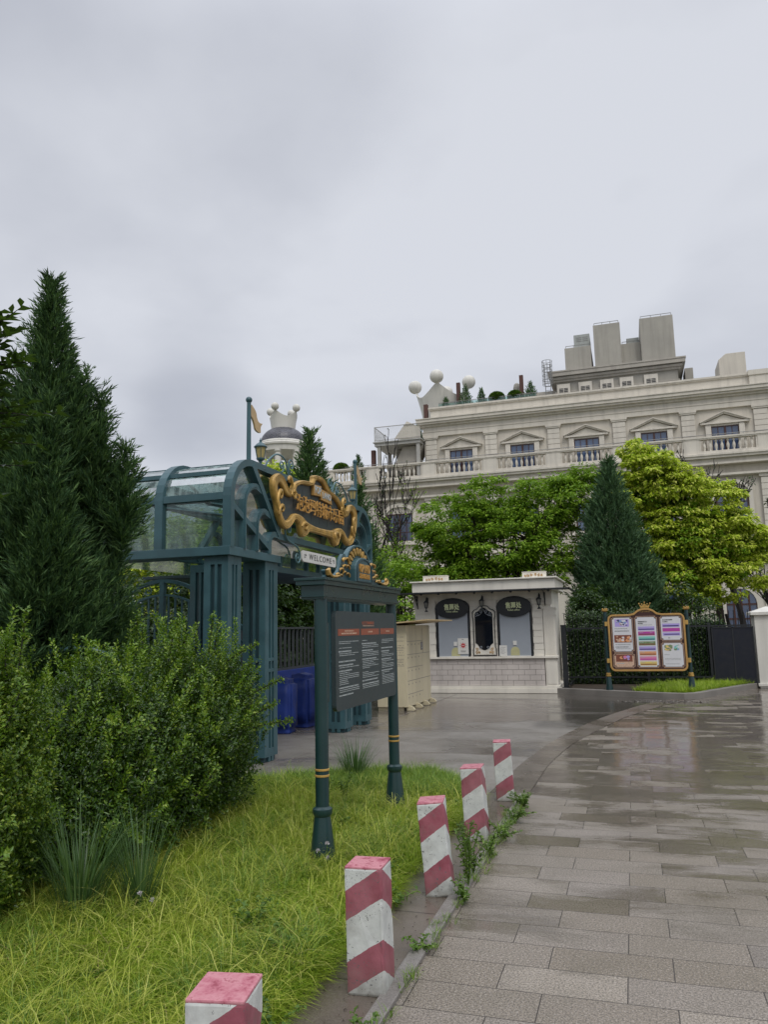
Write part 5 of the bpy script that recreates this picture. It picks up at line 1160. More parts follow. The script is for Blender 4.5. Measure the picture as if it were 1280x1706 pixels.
# crowns: on the roof and on the pavilion
def crown_mesh(c, r, h, n=5, flare=1.25, thick=.06, ball=.2, a0=0, seg=60, dip=.45):
    """open crown wall with swooping points; returns wall mesh builder and the ball places"""
    m = MB(); vs = []; balls = []
    for side in (0, 1):
        for i in range(seg):
            a = 2*math.pi*i/seg+a0; ph_ = (i*n/seg) % 1; u = abs(ph_-.5)*2; zt = h*(dip+(1-dip)*(u**1.7))
            for z in (0, .33, .66, 1):
                zz = zt*z; rad = (r*(1+(flare-1)*(zz/h)**1.5))-side*thick; vs.append((c[0]+rad*math.cos(a), c[1]+rad*math.sin(a), c[2]+zz))
    f = []; q = lambda s, i, k: s*seg*4+(i % seg)*4+k
    for i in range(seg):
        for k in range(3): f.append((q(0, i, k), q(0, i+1, k), q(0, i+1, k+1), q(0, i, k+1))); f.append((q(1, i, k), q(1, i, k+1), q(1, i+1, k+1), q(1, i+1, k)))
        f.append((q(0, i, 3), q(0, i+1, 3), q(1, i+1, 3), q(1, i, 3)))
    m.add(vs, f)
    for k in range(n):
        a = 2*math.pi*k/n+a0; rr_ = r*flare; balls.append((c[0]+rr_*math.cos(a), c[1]+rr_*math.sin(a), c[2]+h+ball*.72))
    return m, balls
rc_ = thing('crown_sculpture', (-13.0, 57.5, 17.3), 'giant white crown sculpture with ball tips behind the roof parapet', 'crown sculpture')
m, bl = crown_mesh((-13.15, 57.3, 16.5), 1.38, 3.75, 4, 1.56, .12, .54, R(-87), 80, .76); m.build('crown_wall', 'white_shell', rc_, smooth=True)
for b_ in bl:
    m = MB(); m.sphere(b_, .53, 12); m.build('ball', 'white_shell', rc_, smooth=True)
# pavilion
pv = thing('crowned_pavilion', (-23.0, 49, 0), 'round white columned pavilion with a slate dome and a white crown on top', 'pavilion')
pc = (-23.0, 49.0)
part(lambda m: m.lathe([(2.3, 0), (2.3, 9.6), (2.5, 9.7), (2.5, 9.9)], (*pc, 0), 40), 'drum', 'white_shell', pv, smooth=True)
for k in range(8):
    a = R(45*k+12); x, y = pc[0]+1.62*math.cos(a), pc[1]+1.62*math.sin(a)
    part(lambda m: m.lathe([(.30, 9.9), (.30, 10.1), (.24, 10.2), (.22, 13.7), (.20, 13.9), (.28, 14.0), (.28, 14.15)], (x, y, 0), 14), 'column', 'white_shell', pv, smooth=True)
part(lambda m: m.lathe([(1.30, 14.1), (1.85, 14.1), (1.88, 14.45), (1.98, 14.5), (2.0, 14.62), (1.90, 14.70), (1.90, 14.78), (1.60, 14.95), (.5, 14.95), (.5, 14.3), (1.30, 14.3)], (*pc, 0), 48), 'entablature', 'white_shell', pv, smooth=True)
part(lambda m: m.lathe([(1.62+.0, 14.9)]+[(1.62*math.cos(R(t)), 14.9+1.22*math.sin(R(t))) for t in range(0, 80, 4)]+[(.05, 16.12)], (*pc, 0), 40), 'dome', 'slate_tiles', pv)
m, bl = crown_mesh((*pc, 15.80), .84, 1.42, 4, 1.30, .07, .26, R(-97), 60, .66); cw = m.build('crown', 'white_shell', pv, smooth=True)
for b_ in bl:
    m = MB(); m.sphere(b_, .28, 10); m.build('ball', 'white_shell', cw, smooth=True)
# open balcony pergola standing on the terrace corner
pg = thing('roof_balcony', (-15.6, 53.3, 12.6), 'raised steel balcony with wavy railing and stair, standing on the terrace corner', 'balcony')
part(lambda m: (m.box(-17.4, -13.9, 52.9, 56, 15.05, 15.28), m.box(-17.5, -13.8, 52.8, 56, 15.28, 15.36)), 'deck', 'balcony_metal', pg)
for x, y in ((-17.1, 53.1), (-14.1, 53.1), (-17.1, 55.7), (-14.1, 55.7)): part(lambda m: m.box(x-.12, x+.12, y-.12, y+.12, 12.6, 15.05), 'column', 'balcony_metal', pg)
def wavy(m):
    m.tube([(-17.4, 52.95, 16.5), (-13.9, 52.95, 16.5)], .03, 5); m.tube([(-17.4, 52.95, 15.5), (-13.9, 52.95, 15.5)], .02, 5); m.tube([(-17.4, 52.95, 16.5), (-17.4, 55.9, 16.5)], .03, 5); m.tube([(-17.4, 52.95, 15.4), (-17.4, 52.95, 16.5)], .03, 5)
    for k in range(23):
        x = -17.3+k*.155; m.tube([(x+.035*math.sin(t*6.28), 52.95, 15.4+1.1*t) for t in np.linspace(0, 1, 9)], .011, 4)
        y = 53+k*.13; m.tube([(-17.4, y+.03*math.sin(t*6.28), 15.4+1.1*t) for t in np.linspace(0, 1, 9)], .011, 4)
part(wavy, 'railing', 'balcony_metal', pg)
part(lambda m: (m.add([(-16.6, 53.6, 12.7), (-15.0, 53.6, 12.7), (-13.9, 53.6, 15.0), (-15.4, 53.6, 15.0), (-16.6, 55.2, 12.7), (-15.0, 55.2, 12.7), (-13.9, 55.2, 15.0), (-15.4, 55.2, 15.0)], [(0, 1, 2, 3), (7, 6, 5, 4), (0, 4, 5, 1), (1, 5, 6, 2), (2, 6, 7, 3), (3, 7, 4, 0)]), m.box(-16.2, -15.0, 54.6, 55.5, 12.6, 15.0)), 'stair', 'stone_dark', pg)
part(lambda m: m.add([(-15.9, 53.0, 15.5), (-14.9, 53.0, 16.75), (-13.9, 53.0, 16.2), (-13.9, 53.0, 15.4), (-15.9, 53.1, 15.5), (-14.9, 53.1, 16.75), (-13.9, 53.1, 16.2), (-13.9, 53.1, 15.4)], [(0, 1, 2, 3), (7, 6, 5, 4), (0, 4, 5, 1), (1, 5, 6, 2), (2, 6, 7, 3), (3, 7, 4, 0)]), 'side_panel', 'stone_light', pg)
def shell(name, x, y, z, r, w_, label):
    t = thing(name, (x, y, z), label, 'roof shell', 'white barrel-shaped roof shells')
    m = MB(); pts = [(-r, 0)] + [(-r*math.cos(R(a)), r*.35+r*1.15*math.sin(R(a))) for a in range(0, 181, 15)] + [(r, 0)]
    m.ribbon(pts, .12, frame((Vector((.9, .43, 0)), Vector((0, 0, 1)), Vector((.43, -.9, 0))), (x, y, z)), -w_, w_); m.build('shell', 'white_shell', t, smooth=True)
shell('roof_shell', -15.9, 56.8, 15.0, 1.05, .8, 'big white barrel-shaped shell behind the balcony railing')
shell('roof_shell', -19.9, 55.2, 13.0, .75, .5, 'white arched shell behind the dome-clipped topiary on the terrace')
shell('roof_shell', -17.6, 55.0, 12.6, .6, .4, 'narrow white arched shell between the terrace conifer and the rusty post')
m = MB(); m.box(-17.85, -17.55, 53.4, 53.7, 12.6, 14.9); o = m.build('steel_post', 'planter_rust', None, (-17.7, 53.5, 12.6)); tag(o, 'rusty steel post on the terrace under the balcony corner', 'post')
m = MB(); m.box(-13.95, -13.65, 54.4, 54.7, 16.9, 18.3); o = m.build('steel_post', 'planter_rust', None, (-13.8, 54.5, 16.9)); tag(o, 'short rusty post at the upper cornice corner near the big crown', 'post')
# street lamp / camera pole seen through the gate, hills
# ------------------------------------------------------------------ vegetation
def U(a, b, n): return rg_.uniform(a, b, n)
Zu = np.array([0, 0, 1.])
def conifer(c, h, prof, n_spray, ln, mat, label, name='conifer_tree', leaders=(), blades=7, bw=.012, trunk=.07, lump=.24, up_=.9, grp=None, seed=1, zmin=.0, tight=1.0, rag=0):
    """cone of upswept feathery sprays; PROF maps 0..1 height to radius"""
    global rg_; rg_ = np.random.default_rng(seed)
    t = thing(name, c, label, 'tree', grp)
    m = MB(); m.tube([Vector(c)+Vector((0, 0, z*h)) for z in (0, .3, .6, .93)], [trunk, trunk*.75, trunk*.45, trunk*.1], 8); m.build('trunk', 'bark', t, smooth=True)
    parts = []
    def cone(cx, cy_, z0, z1, pf, n):
        tt = U(0, 1, n*3); tt = tt[rg_.uniform(size=n*3) < (np.interp(tt, *pf)/max(pf[1])*.85+.15)][:n]; n_ = len(tt)
        a = U(0, 2*np.pi, n_); R_ = np.interp(tt, *pf)
        R_ = R_*(1+lump*np.sin(a*3+tt*13+seed)+lump*.6*np.sin(a*7-tt*29+seed*2)); dep = U(0, 1, n_)**1.8
        ok = (np.sin(a*5+tt*31+seed*1.7)*np.sin(a*3-tt*47+seed)) > -.72; a, tt, R_, dep = a[ok], tt[ok], R_[ok], dep[ok]; n_ = len(a); r = R_*(1-dep*.75); z = z0+(z1-z0)*tt
        o = np.stack([np.cos(a), np.sin(a), np.zeros(n_)], 1); base = np.stack([cx+r*np.cos(a), cy_+r*np.sin(a), z], 1)
        d = unit(o*tight + Zu*(up_+U(-.25, .45, n_)[:, None]) + rnd_dir(n_)*.35); L_ = ln*U(.6, 1.25, n_)*(1.0-.35*tt)
        base = base - d*(L_[:, None]*.4)
        k = blades; B = np.repeat(base, k, 0); D_ = np.repeat(d, k, 0); LL = np.repeat(L_, k); f = np.tile(np.linspace(.0, .95, k), n_)+U(-.06, .06, n_*k)
        p = B + D_*(LL*f)[:, None]; dd = unit(D_+rnd_dir(n_*k)*.75*(1-.6*f[:, None])); nn = rnd_dir(n_*k)
        parts.append(leafmesh(p, dd, LL*.42*U(.7, 1.2, n_*k), bw*U(.7, 1.3, n_*k), nn, ) if False else leafmesh(p, dd, nn, LL*.42*U(.7, 1.2, n_*k), bw*U(.7, 1.3, n_*k)))
    cone(c[0], c[1], c[2]+zmin, c[2]+h, prof, n_spray)
    q_ = random.Random(seed*7); auto = []
    for _ in range(rag):
        tt_ = q_.uniform(.10, .74); a_ = q_.uniform(0, 6.28); R0 = float(np.interp(tt_, *prof))*q_.uniform(.8, 1.02); hh_ = h*q_.uniform(.07, .14); auto.append((c[0]+R0*math.cos(a_), c[1]+R0*math.sin(a_), c[2]+h*tt_-hh_*.4, c[2]+h*tt_+hh_*.6, max(R0*.16, .05*h/5), int(n_spray*.014)))
    for (x, y, z0, z1, r, n) in list(leaders)+auto: cone(x, y, z0, z1, ((0, .25, .6, 1), (r*.6, r, r*.6, .01)), n)
    leaves_obj(joinVF(parts), 'crown', mat, t); return t
def crown(t, blobs, mat, leaf, lw, per, cl_r, seed=1, droop=.2, name='crown', cap=.0):
    """leaf clumps on the shells of several blobs; each blob is (x, y, z, rx, ry, rz, clumps)"""
    global rg_; rg_ = np.random.default_rng(seed); VF = []; cs = []
    for (x, y, z, rx, ry, rz, n) in blobs:
        d = rnd_dir(n); d = unit(d+Zu*cap); r = (1-U(0, 1, n)**2*.55)*(1+.10*np.sin(d[:, 0]*7+seed)*np.cos(d[:, 2]*6)); c = np.array([x, y, z])+d*np.array([rx, ry, rz])*r[:, None]; cs.append(c)
        K = per; C_ = np.repeat(c, K, 0); N_ = len(C_); rad = np.repeat(cl_r*U(.6, 1.35, n), K)
        od = np.repeat(unit(d+Zu*.5), K, 0); q = rnd_dir(N_)*np.array([1, 1, .4]); q = unit(q+od*.3)*np.array([1, 1, .85])
        p = C_+q*(rad*U(.15, 1, N_)**.6)[:, None]
        dd = unit(q*np.array([1, 1, .3])+rnd_dir(N_)*.45-Zu*droop); nn = unit(Zu*1.2+od*.5+rnd_dir(N_)*.6)
        VF.append(leafmesh(p, dd, nn, leaf*U(.6, 1.3, N_), lw*U(.7, 1.25, N_)))
    leaves_obj(joinVF(VF), name, mat, t); return np.concatenate(cs)
def limbs(t, base, cs, n, r0_, mat='bark', zf=.45, seed=2, name='trunk', fork=None):
    """trunk with limbs running out to some of the clump centres"""
    q = random.Random(seed); b = Vector(base); top = Vector(cs.mean(0)); fk = Vector(fork) if fork else b.lerp(top, zf); m = MB()
    m.tube([b, b.lerp(fk, .5)+Vector((q.uniform(-.05, .05), q.uniform(-.05, .05), 0)), fk], [r0_, r0_*.85, r0_*.75], 9)
    for i in range(n):
        e_ = Vector(cs[q.randrange(len(cs))]); mid_ = fk.lerp(e_, .5)+Vector((0, 0, (e_-fk).length*.12)); r1 = r0_*q.uniform(.25, .5)
        s_ = b.lerp(fk, q.uniform(.7, 1)); m.tube([s_, s_.lerp(mid_, .5), mid_, mid_.lerp(e_, .5)+Vector((q.uniform(-.1, .1), q.uniform(-.1, .1), .05)), e_], [r1, r1*.8, r1*.6, r1*.4, r1*.12], 6)
        for k in range(2):
            e2 = Vector(cs[q.randrange(len(cs))]); 
            if (e2-mid_).length < (e_-fk).length*.7: m.tube([mid_, mid_.lerp(e2, .5)+Vector((0, 0, .08)), e2], [r1*.45, r1*.3, r1*.08], 5)
    m.build(name, mat, t, smooth=True)
# --- big juniper at the left
conifer((-4.93, 5.50, 0), 4.86, ((0, .1, .3, .45, .55, .63, .72, .80, .88, .95, 1), (.40, .56, .62, .58, .50, .42, .33, .24, .13, .05, .01)), 10500, .235, 'juniper_leaf', 'tall dark juniper with feathery upswept sprays standing over the hedge beside the gate', 'juniper_tree', leaders=((-4.60, 5.6, 2.9, 4.0, .15, 420), (-4.48, 5.66, 2.6, 3.80, .14, 420), (-4.27, 5.75, 2.4, 3.32, .13, 380), (-5.25, 5.3, 2.7, 3.9, .22, 420), (-4.75, 5.25, 2.4, 3.6, .2, 400), (-4.55, 5.2, 1.8, 3.0, .25, 500), (-4.42, 5.8, 1.3, 2.6, .2, 520), (-5.2, 5.1, 1.6, 2.9, .3, 500)), blades=13, bw=.010, rag=34, trunk=.09, seed=4)
conifer((-6.0, 5.35, 0), 3.95, ((0, .1, .4, .7, .9, 1), (.7, .9, .85, .45, .15, .01)), 4500, .26, 'juniper_leaf', 'second dark juniper at the left edge, lower than its neighbour', 'juniper_tree', blades=12, bw=.012, trunk=.09, seed=5, leaders=((-5.6, 4.9, 1.6, 3.3, .35, 600),))
# --- distant conifers
conifer((-8.45, 19.8, 0), 7.25, ((0, .1, .5, .75, .88, 1), (1.5, 1.75, 1.2, .62, .24, .02)), 4200, .50, 'juniper_leaf', 'dark pointed conifer rising behind the gold gate sign', blades=10, bw=.035, trunk=.12, seed=6, rag=14)
conifer((-7.15, 20.3, 0), 5.9, ((0, .1, .5, .75, .88, 1), (.75, .85, .6, .35, .16, .02)), 1500, .45, 'juniper_leaf', 'narrow dark conifer behind the far gate lantern', blades=9, bw=.035, trunk=.1, seed=7)
conifer((-.42, 25.6, 0), 6.85, ((0, .12, .3, .55, .75, .9, 1), (1.12, 1.34, 1.30, .98, .62, .26, .02)), 5000, .52, 'juniper_blue', 'dense cone-shaped blue-green juniper between the bright trees, behind the poster board', 'juniper_tree', blades=10, bw=.032, trunk=.14, seed=8, lump=.10, tight=.8, rag=30)
# --- bright green tree behind the booth
t = thing('locust_tree', (-4.4, 26.0, 0), 'spreading bright green leafy tree behind the ticket booth', 'tree')
cs = crown(t, [(-5.5, 25.8, 5.0, 1.3, 1.2, 1.15, 52), (-4.1, 25.9, 5.8, 1.25, 1.2, .95, 52), (-2.7, 26.2, 5.7, 1.2, 1.2, .95, 50), (-1.7, 26.4, 5.5, .85, 1.0, .9, 30), (-4.3, 25.7, 4.2, 1.8, 1.2, 1.0, 58), (-2.5, 26.2, 4.2, 1.3, 1.2, .95, 44), (-6.0, 25.8, 4.0, .85, .9, .9, 28), (-5.2, 25.6, 3.2, 1.2, 1.0, .6, 26), (-1.25, 26.6, 6.55, .3, .3, .28, 8), (-2.0, 26.6, 6.5, .3, .3, .3, 8), (-6.6, 25.7, 4.7, .4, .4, .4, 12), (-3.4, 25.7, 3.3, 1.6, 1.0, .6, 34), (-6.2, 25.7, 3.2, .7, .7, .6, 18)], 'green_leaf', .15, .062, 125, .35, seed=21)
limbs(t, (-4.4, 26.0, 0), cs, 40, .17, seed=3)
# --- yellow-green maple
t = thing('maple_tree', (2.4, 30.8, 0), 'large yellow-green maple with pale young leaf tips, right of the cone-shaped juniper'.replace(', right of', ', beside'), 'tree')
cs = crown(t, [(.1, 29.9, 6.6, .95, .9, .8, 40), (1.05, 30.0, 7.1, 1.0, .9, .95, 55), (.55, 30, 7.9, .45, .4, .5, 16), (1.9, 30.4, 6.5, 1.2, 1.0, 1.0, 65), (3.2, 31.0, 6.0, .95, .9, .9, 42), (1.7, 30.4, 5.2, 1.5, 1.1, 1.0, 70), (3.4, 31.0, 4.9, 1.2, 1.0, .85, 60), (4.4, 31.4, 4.6, .75, .7, .6, 26), (2.3, 30.6, 4.0, 1.2, 1.0, .8, 55), (3.6, 31.0, 3.5, .9, .9, .5, 26), (1.4, 30.2, 3.2, .7, .8, .8, 26), (2.4, 30.4, 2.6, .6, .6, .45, 12), (-.55, 29.8, 7.0, .3, .3, .3, 8), (4.6, 31.4, 3.1, .5, .5, .22, 9), (2.9, 30.8, 3.0, 1.2, .8, .6, 34), (4.9, 31.5, 4.2, .5, .5, .4, 16), (1.2, 29.9, 4.4, .9, .7, .9, 40)], 'yellow_leaf', .165, .085, 82, .27, seed=22, droop=.3, cap=.15)
limbs(t, (3.25, 31.2, 0), cs, 34, .16, seed=4, fork=(3.0, 31.0, 3.6))
m = MB()
for a, b_ in (((3.7, 30.9, 0), (3.3, 31.1, 1.9)), ((2.8, 30.9, 0), (3.2, 31.15, 1.9)), ((3.6, 31.6, 0), (3.3, 31.25, 1.9))): m.tube([a, b_], .045, 6)
m.build('stake', 'bark_dark', t)
# inner darker green layer of the maple
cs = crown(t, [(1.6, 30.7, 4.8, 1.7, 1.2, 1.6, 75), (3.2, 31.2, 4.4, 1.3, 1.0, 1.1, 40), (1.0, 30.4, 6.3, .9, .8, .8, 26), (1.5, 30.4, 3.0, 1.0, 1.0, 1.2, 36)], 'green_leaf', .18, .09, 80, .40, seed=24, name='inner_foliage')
# --- trees seen through and beyond the gate
def bushy(name, base, blobs, mat, leaf, label, seed, n=14, r0_=.12, per=80, cl=.35, grp=None, lw=.5):
    t = thing(name, base, label, 'tree', grp); cs = crown(t, blobs, mat, leaf, leaf*lw, per, cl, seed=seed); limbs(t, base, cs, n, r0_, seed=seed); return t
bushy('maple_tree', (-9.8, 17.5, 0), [(-9.6, 17.3, 3.9, 1.5, 1.2, .75, 110), (-8.5, 18.0, 3.9, .8, .9, .6, 50), (-11.4, 17.0, 3.5, 1.3, 1.0, .9, 70), (-10.4, 16.6, 2.5, 1.4, .8, .7, 60)], 'yellow_leaf', .15, 'yellow-green leafy tree seen through the gate glass', 31)
bushy('maple_tree', (-14.5, 22, 0), [(-14.5, 22, 3.2, 2.6, 1.5, 1.9, 150), (-11.5, 22, 3.0, 1.6, 1.5, 1.6, 90)], 'green_leaf', .18, 'green leafy tree beyond the arched iron gate, under the glass roof', 32)
bushy('maple_tree', (-17.6, 36.2, 0), [(-17.6, 36, 9.0, 1.0, 1.2, 1.3, 60), (-16.6, 36, 8.6, .9, 1.2, 1.2, 40), (-19.0, 37, 8.2, 1.2, 1.2, 1.3, 45)], 'yellow_leaf', .24, 'pale green tree showing under the white pavilion columns', 33, cl=.5)
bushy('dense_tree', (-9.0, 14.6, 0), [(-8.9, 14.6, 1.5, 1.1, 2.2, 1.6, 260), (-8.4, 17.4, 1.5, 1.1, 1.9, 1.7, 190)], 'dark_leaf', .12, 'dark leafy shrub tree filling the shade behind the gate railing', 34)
bushy('dense_tree', (-6.9, 24.0, 0), [(-6.9, 24.0, 2.4, 1.1, 1.1, 1.3, 60), (-7.6, 25.5, 3.2, 1.2, 1.0, 1.4, 50)], 'green_leaf', .14, 'loose green shrub tree below the bare tree near the booth', 35, per=60)
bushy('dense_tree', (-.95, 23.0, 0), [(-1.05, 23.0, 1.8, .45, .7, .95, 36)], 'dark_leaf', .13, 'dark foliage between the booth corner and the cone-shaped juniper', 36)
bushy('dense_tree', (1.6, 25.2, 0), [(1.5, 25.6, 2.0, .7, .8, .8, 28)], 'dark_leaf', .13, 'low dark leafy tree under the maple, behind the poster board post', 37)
# --- thin sparse trees
def sparse(name, base, hgt, label, seed, spread=.5, leafn=260, mat='dark_leaf', r0_=.07, levels=4, lean=(0, 0), grp=None, leaf=.10, split=.35, kids=3, twig_=.011):
    global rg_; rg_ = np.random.default_rng(seed); q = random.Random(seed); t = thing(name, base, label, 'tree', grp); m = MB(); tips = []
    def br(p, d, L_, r, lv):
        n = 4; pts = [p]; dd = d.copy()
        for i in range(n):
            dd = (dd+Vector((q.uniform(-1, 1), q.uniform(-1, 1), q.uniform(-.3, .7)))*.13).normalized(); pts.append(pts[-1]+dd*L_/n)
        m.tube(pts, [max(r*(1-.55*i/n), twig_) for i in range(n+1)], 6 if lv < 2 else 4, False)
        if lv >= levels-1: tips.extend(pts[1:]); 
        if lv < levels:
            for k in range(kids+ (1 if lv == 0 else 0)):
                j = q.randint(1 if lv else 2, n); ang = q.uniform(0, 6.28); side = Vector((math.cos(ang), math.sin(ang)*.6, 0))
                br(pts[j], (dd*.75+side*spread+Vector((0, 0, .25))).normalized(), L_*q.uniform(.5, .75), r*(1-.55*j/n)*.62, lv+1)
    br(Vector(base), Vector((lean[0], lean[1], 1)).normalized(), hgt*split, r0_, 0)
    m.build('trunk', 'bark_dark', t, smooth=True)
    if leafn:
        T = np.array([tips[q.randrange(len(tips))] for _ in range(leafn)]); n = len(T)
        leaves_obj(leafmesh(T+rnd_dir(n)*.06, rnd_dir(n)-Zu*.2, rnd_dir(n), leaf*U(.6, 1.2, n), leaf*.5), 'crown', mat, t)
    return t
sparse('sparse_tree', (-8.95, 28.6, 0), 7.8, 'dark nearly bare tree with forking branches in front of the building corner', 41, .42, 420, r0_=.24, levels=5, split=.42)
sparse('sparse_tree', (-9.5, 27.6, 0), 9.9, 'tallest thin bare tree whose twigs reach above the balustrade', 48, .30, 160, r0_=.17, levels=4, lean=(.02, 0), split=.42)
sparse('sparse_tree', (-8.0, 26.3, 0), 6.6, 'small thinly leaved tree left of the bright green crown'.replace('left of', 'just before'), 43, .45, 1100, 'green_leaf', .1, levels=4, leaf=.09, split=.4)
sparse('sparse_tree', (4.45, 35.3, 0), 8.3, 'slim half-bare tree sticking up behind the maple against the building', 44, .35, 420, r0_=.18, levels=5, leaf=.14, split=.45)
sparse('sparse_tree', (5.9, 35.8, 0), 7.2, 'sparse dark-leaved tree at the right edge before the lower window'.replace('at the right edge ', ''), 45, .5, 800, r0_=.18, levels=5, leaf=.16, split=.42)
# --- clipped hedge behind the fence
t = thing('hedge', (0, 21.6, 0), 'clipped dark green ivy-like hedge behind the iron fence', 'hedge')
rg_ = np.random.default_rng(51)
def slab(x0, x1, y0, y1, z0, z1, n, leaf, jit=.07):
    p = np.stack([U(x0, x1, n), U(y0, y1, n), U(z0, z1, n)], 1); k = n*2//3
    p[:k, 1] = y0+np.abs(rg_.normal(0, jit, k)); j = n-n//6; p[j:, 2] = z1+rg_.normal(0, jit, n-j)
    return leafmesh(p, unit(rnd_dir(n)+np.array([0, -.6, -.3])), unit(rnd_dir(n)*.7+np.array([0, -.8, .7])), leaf*U(.7, 1.3, n), leaf*.7*U(.7, 1.3, n))
leaves_obj(joinVF([slab(-1.7, 1.95, 21.12, 21.8, .1, 1.50, 26000, .055), slab(-1.7, .35, 21.3, 22.0, 1.4, 1.85, 5000, .06, .12), slab(1.3, 2.2, 21.2, 21.9, 1.4, 1.62, 2500, .06, .1)]), 'foliage', 'ivy_leaf', t)
m = MB(); m.box(-1.7, 1.95, 21.3, 21.7, .05, 1.35)
m.build('core', 'bark_dark', t)
# --- roof topiary
def cone_plant(name, c, h, r, label, seed, grp='clipped plants along the roof edge'):
    conifer(c, h, ((0, .15, .6, 1), (r*.8, r, r*.6, .02)), 420, .35, 'juniper_leaf', label, name, blades=7, bw=.05, trunk=.05, seed=seed, grp=grp, lump=.05, tight=.6)
for x, h, r, lb, sd in ((-12.45, 1.55, .42, 'small light green roof conifer nearest the giant crown', 61), (-10.92, 2.45, .60, 'tallest pointed roof conifer, beside the rusty post', 62), (-9.68, 2.0, .46, 'slim pointed roof conifer before the two round shrubs', 63), (-6.05, 2.1, .6, 'pointed roof conifer beside the caged ladder', 64)):
    cone_plant('roof_conifer', (x, 55.4, 17.3), h, r, lb, sd)
cone_plant('roof_conifer', (-18.9, 53.4, 12.6), 2.0, .5, 'pointed conifer on the lower terrace near the bare tree top', 65)
cone_plant('roof_conifer', (-14.9, 56.4, 15.6), 1.9, .4, 'little dark conifer poking up behind the balcony railing', 66)
def ball_plant(c, r, label, seed, hs=.8):
    t = thing('round_shrub', c, label, 'topiary', 'clipped round roof shrubs'); global rg_; rg_ = np.random.default_rng(seed)
    m = MB(); m.tube([c, (c[0], c[1], c[2]+.9)], .05, 6); m.build('stem', 'bark_dark', t)
    d = rnd_dir(2600); d[:, 2] = np.where(d[:, 2] < -.3, -.3*U(.5, 1, 2600), d[:, 2]); p = np.array([c[0], c[1], c[2]+.95])+d*np.array([r, r, r*hs])*(1-.12*U(0, 1, 2600)[:, None])
    leaves_obj(leafmesh(p, unit(d+rnd_dir(2600)*.6), rnd_dir(2600), .13, .07), 'crown', 'box_leaf', t)
    m = MB(); m.sphere((c[0], c[1], c[2]+1.0), r*.8, 8, hs); m.build('core', 'bark_dark', t)
ball_plant((-8.55, 55.4, 17.5), .56, 'large dome-clipped round shrub on the roof edge', 71)
ball_plant((-7.2, 55.4, 17.5), .50, 'smaller dome-clipped round shrub on the roof edge by the rusty post', 72)
ball_plant((-20.3, 53.5, 12.7), .58, 'dome-clipped round shrub on the lower terrace', 73)
# --- broadleaf twigs at the upper left, from a shrub beside the camera
t = thing('broadleaf_shrub', (-3.65, 3.3, 0), 'broad-leaved shrub reaching in with dark twigs at the upper left edge'.replace('left edge', 'corner of the juniper'), 'shrub')
t['label'] = 'broad-leaved shrub with glossy dark leaves reaching in front of the juniper'
rg_ = np.random.default_rng(81); q = random.Random(81); m = MB(); P_l = []; D_l = []
def twig(a, b_, n=10, r=.006, sag=.05):
    a, b_ = Vector(a), Vector(b_); mid_ = a.lerp(b_, .5)+Vector((0, 0, sag)); pts = catmull([a, mid_, b_], 5, False); m.tube(pts, [r*(1-.7*i/(len(pts)-1)) for i in range(len(pts))], 5, False)
    for i in range(n):
        u = (.25+.75*i/(n-1))*(len(pts)-1); j = min(int(u), len(pts)-2); p = Vector(pts[j]).lerp(Vector(pts[j+1]), u-j); d = (b_-a).normalized(); s = d.cross(Vector((0, 0, 1))).normalized()*(1 if i % 2 else -1)
        P_l.append(p); D_l.append((d*.8+s*.7+Vector((0, 0, q.uniform(-.3, .6)))).normalized())
m.tube([(-3.65, 3.3, 0), (-3.62, 3.25, 1.5), (-3.55, 3.15, 2.6), (-3.5, 3.1, 3.1)], [.03, .025, .018, .01], 7)
for a, b_, n_ in (((-3.5, 3.1, 2.95), (-2.93, 3.05, 3.30), 12), ((-3.5, 3.1, 2.9), (-2.98, 3.08, 3.02), 12), ((-3.52, 3.1, 2.8), (-3.02, 3.02, 2.86), 11), ((-3.5, 3.12, 2.65), (-2.80, 3.2, 2.76), 14), ((-3.5, 3.12, 2.55), (-2.92, 3.2, 2.60), 12), ((-3.52, 3.12, 2.4), (-2.95, 3.15, 2.48), 12), ((-3.6, 3.2, 2.2), (-3.05, 3.1, 2.3), 12), ((-3.3, 3.05, 3.05), (-2.96, 3.0, 3.12), 8), ((-3.3, 3.1, 2.7), (-2.86, 3.1, 2.72), 9), ((-3.5, 3.1, 3.0), (-3.15, 3.0, 3.25), 9)): twig(a, b_, n_)
for k in range(22):
    z_ = 2.55+.036*k; x_ = -2.93-q.uniform(0, .13)-(.05 if z_ > 3.1 else 0); twig((x_-q.uniform(.3, .5), 3.1, z_-q.uniform(.02, .12)), (x_, 3.08+q.uniform(-.06, .06), z_), 13, .005, .03)
m.build('branch', 'bark_dark', t, smooth=True)
pl = np.array(P_l); dl = np.array(D_l); n = len(pl)
leaves_obj(leafmesh(pl, dl, unit(rnd_dir(n)*.5+Zu), .085*U(.7, 1.2, n), .036), 'leaves', 'dark_leaf', t)
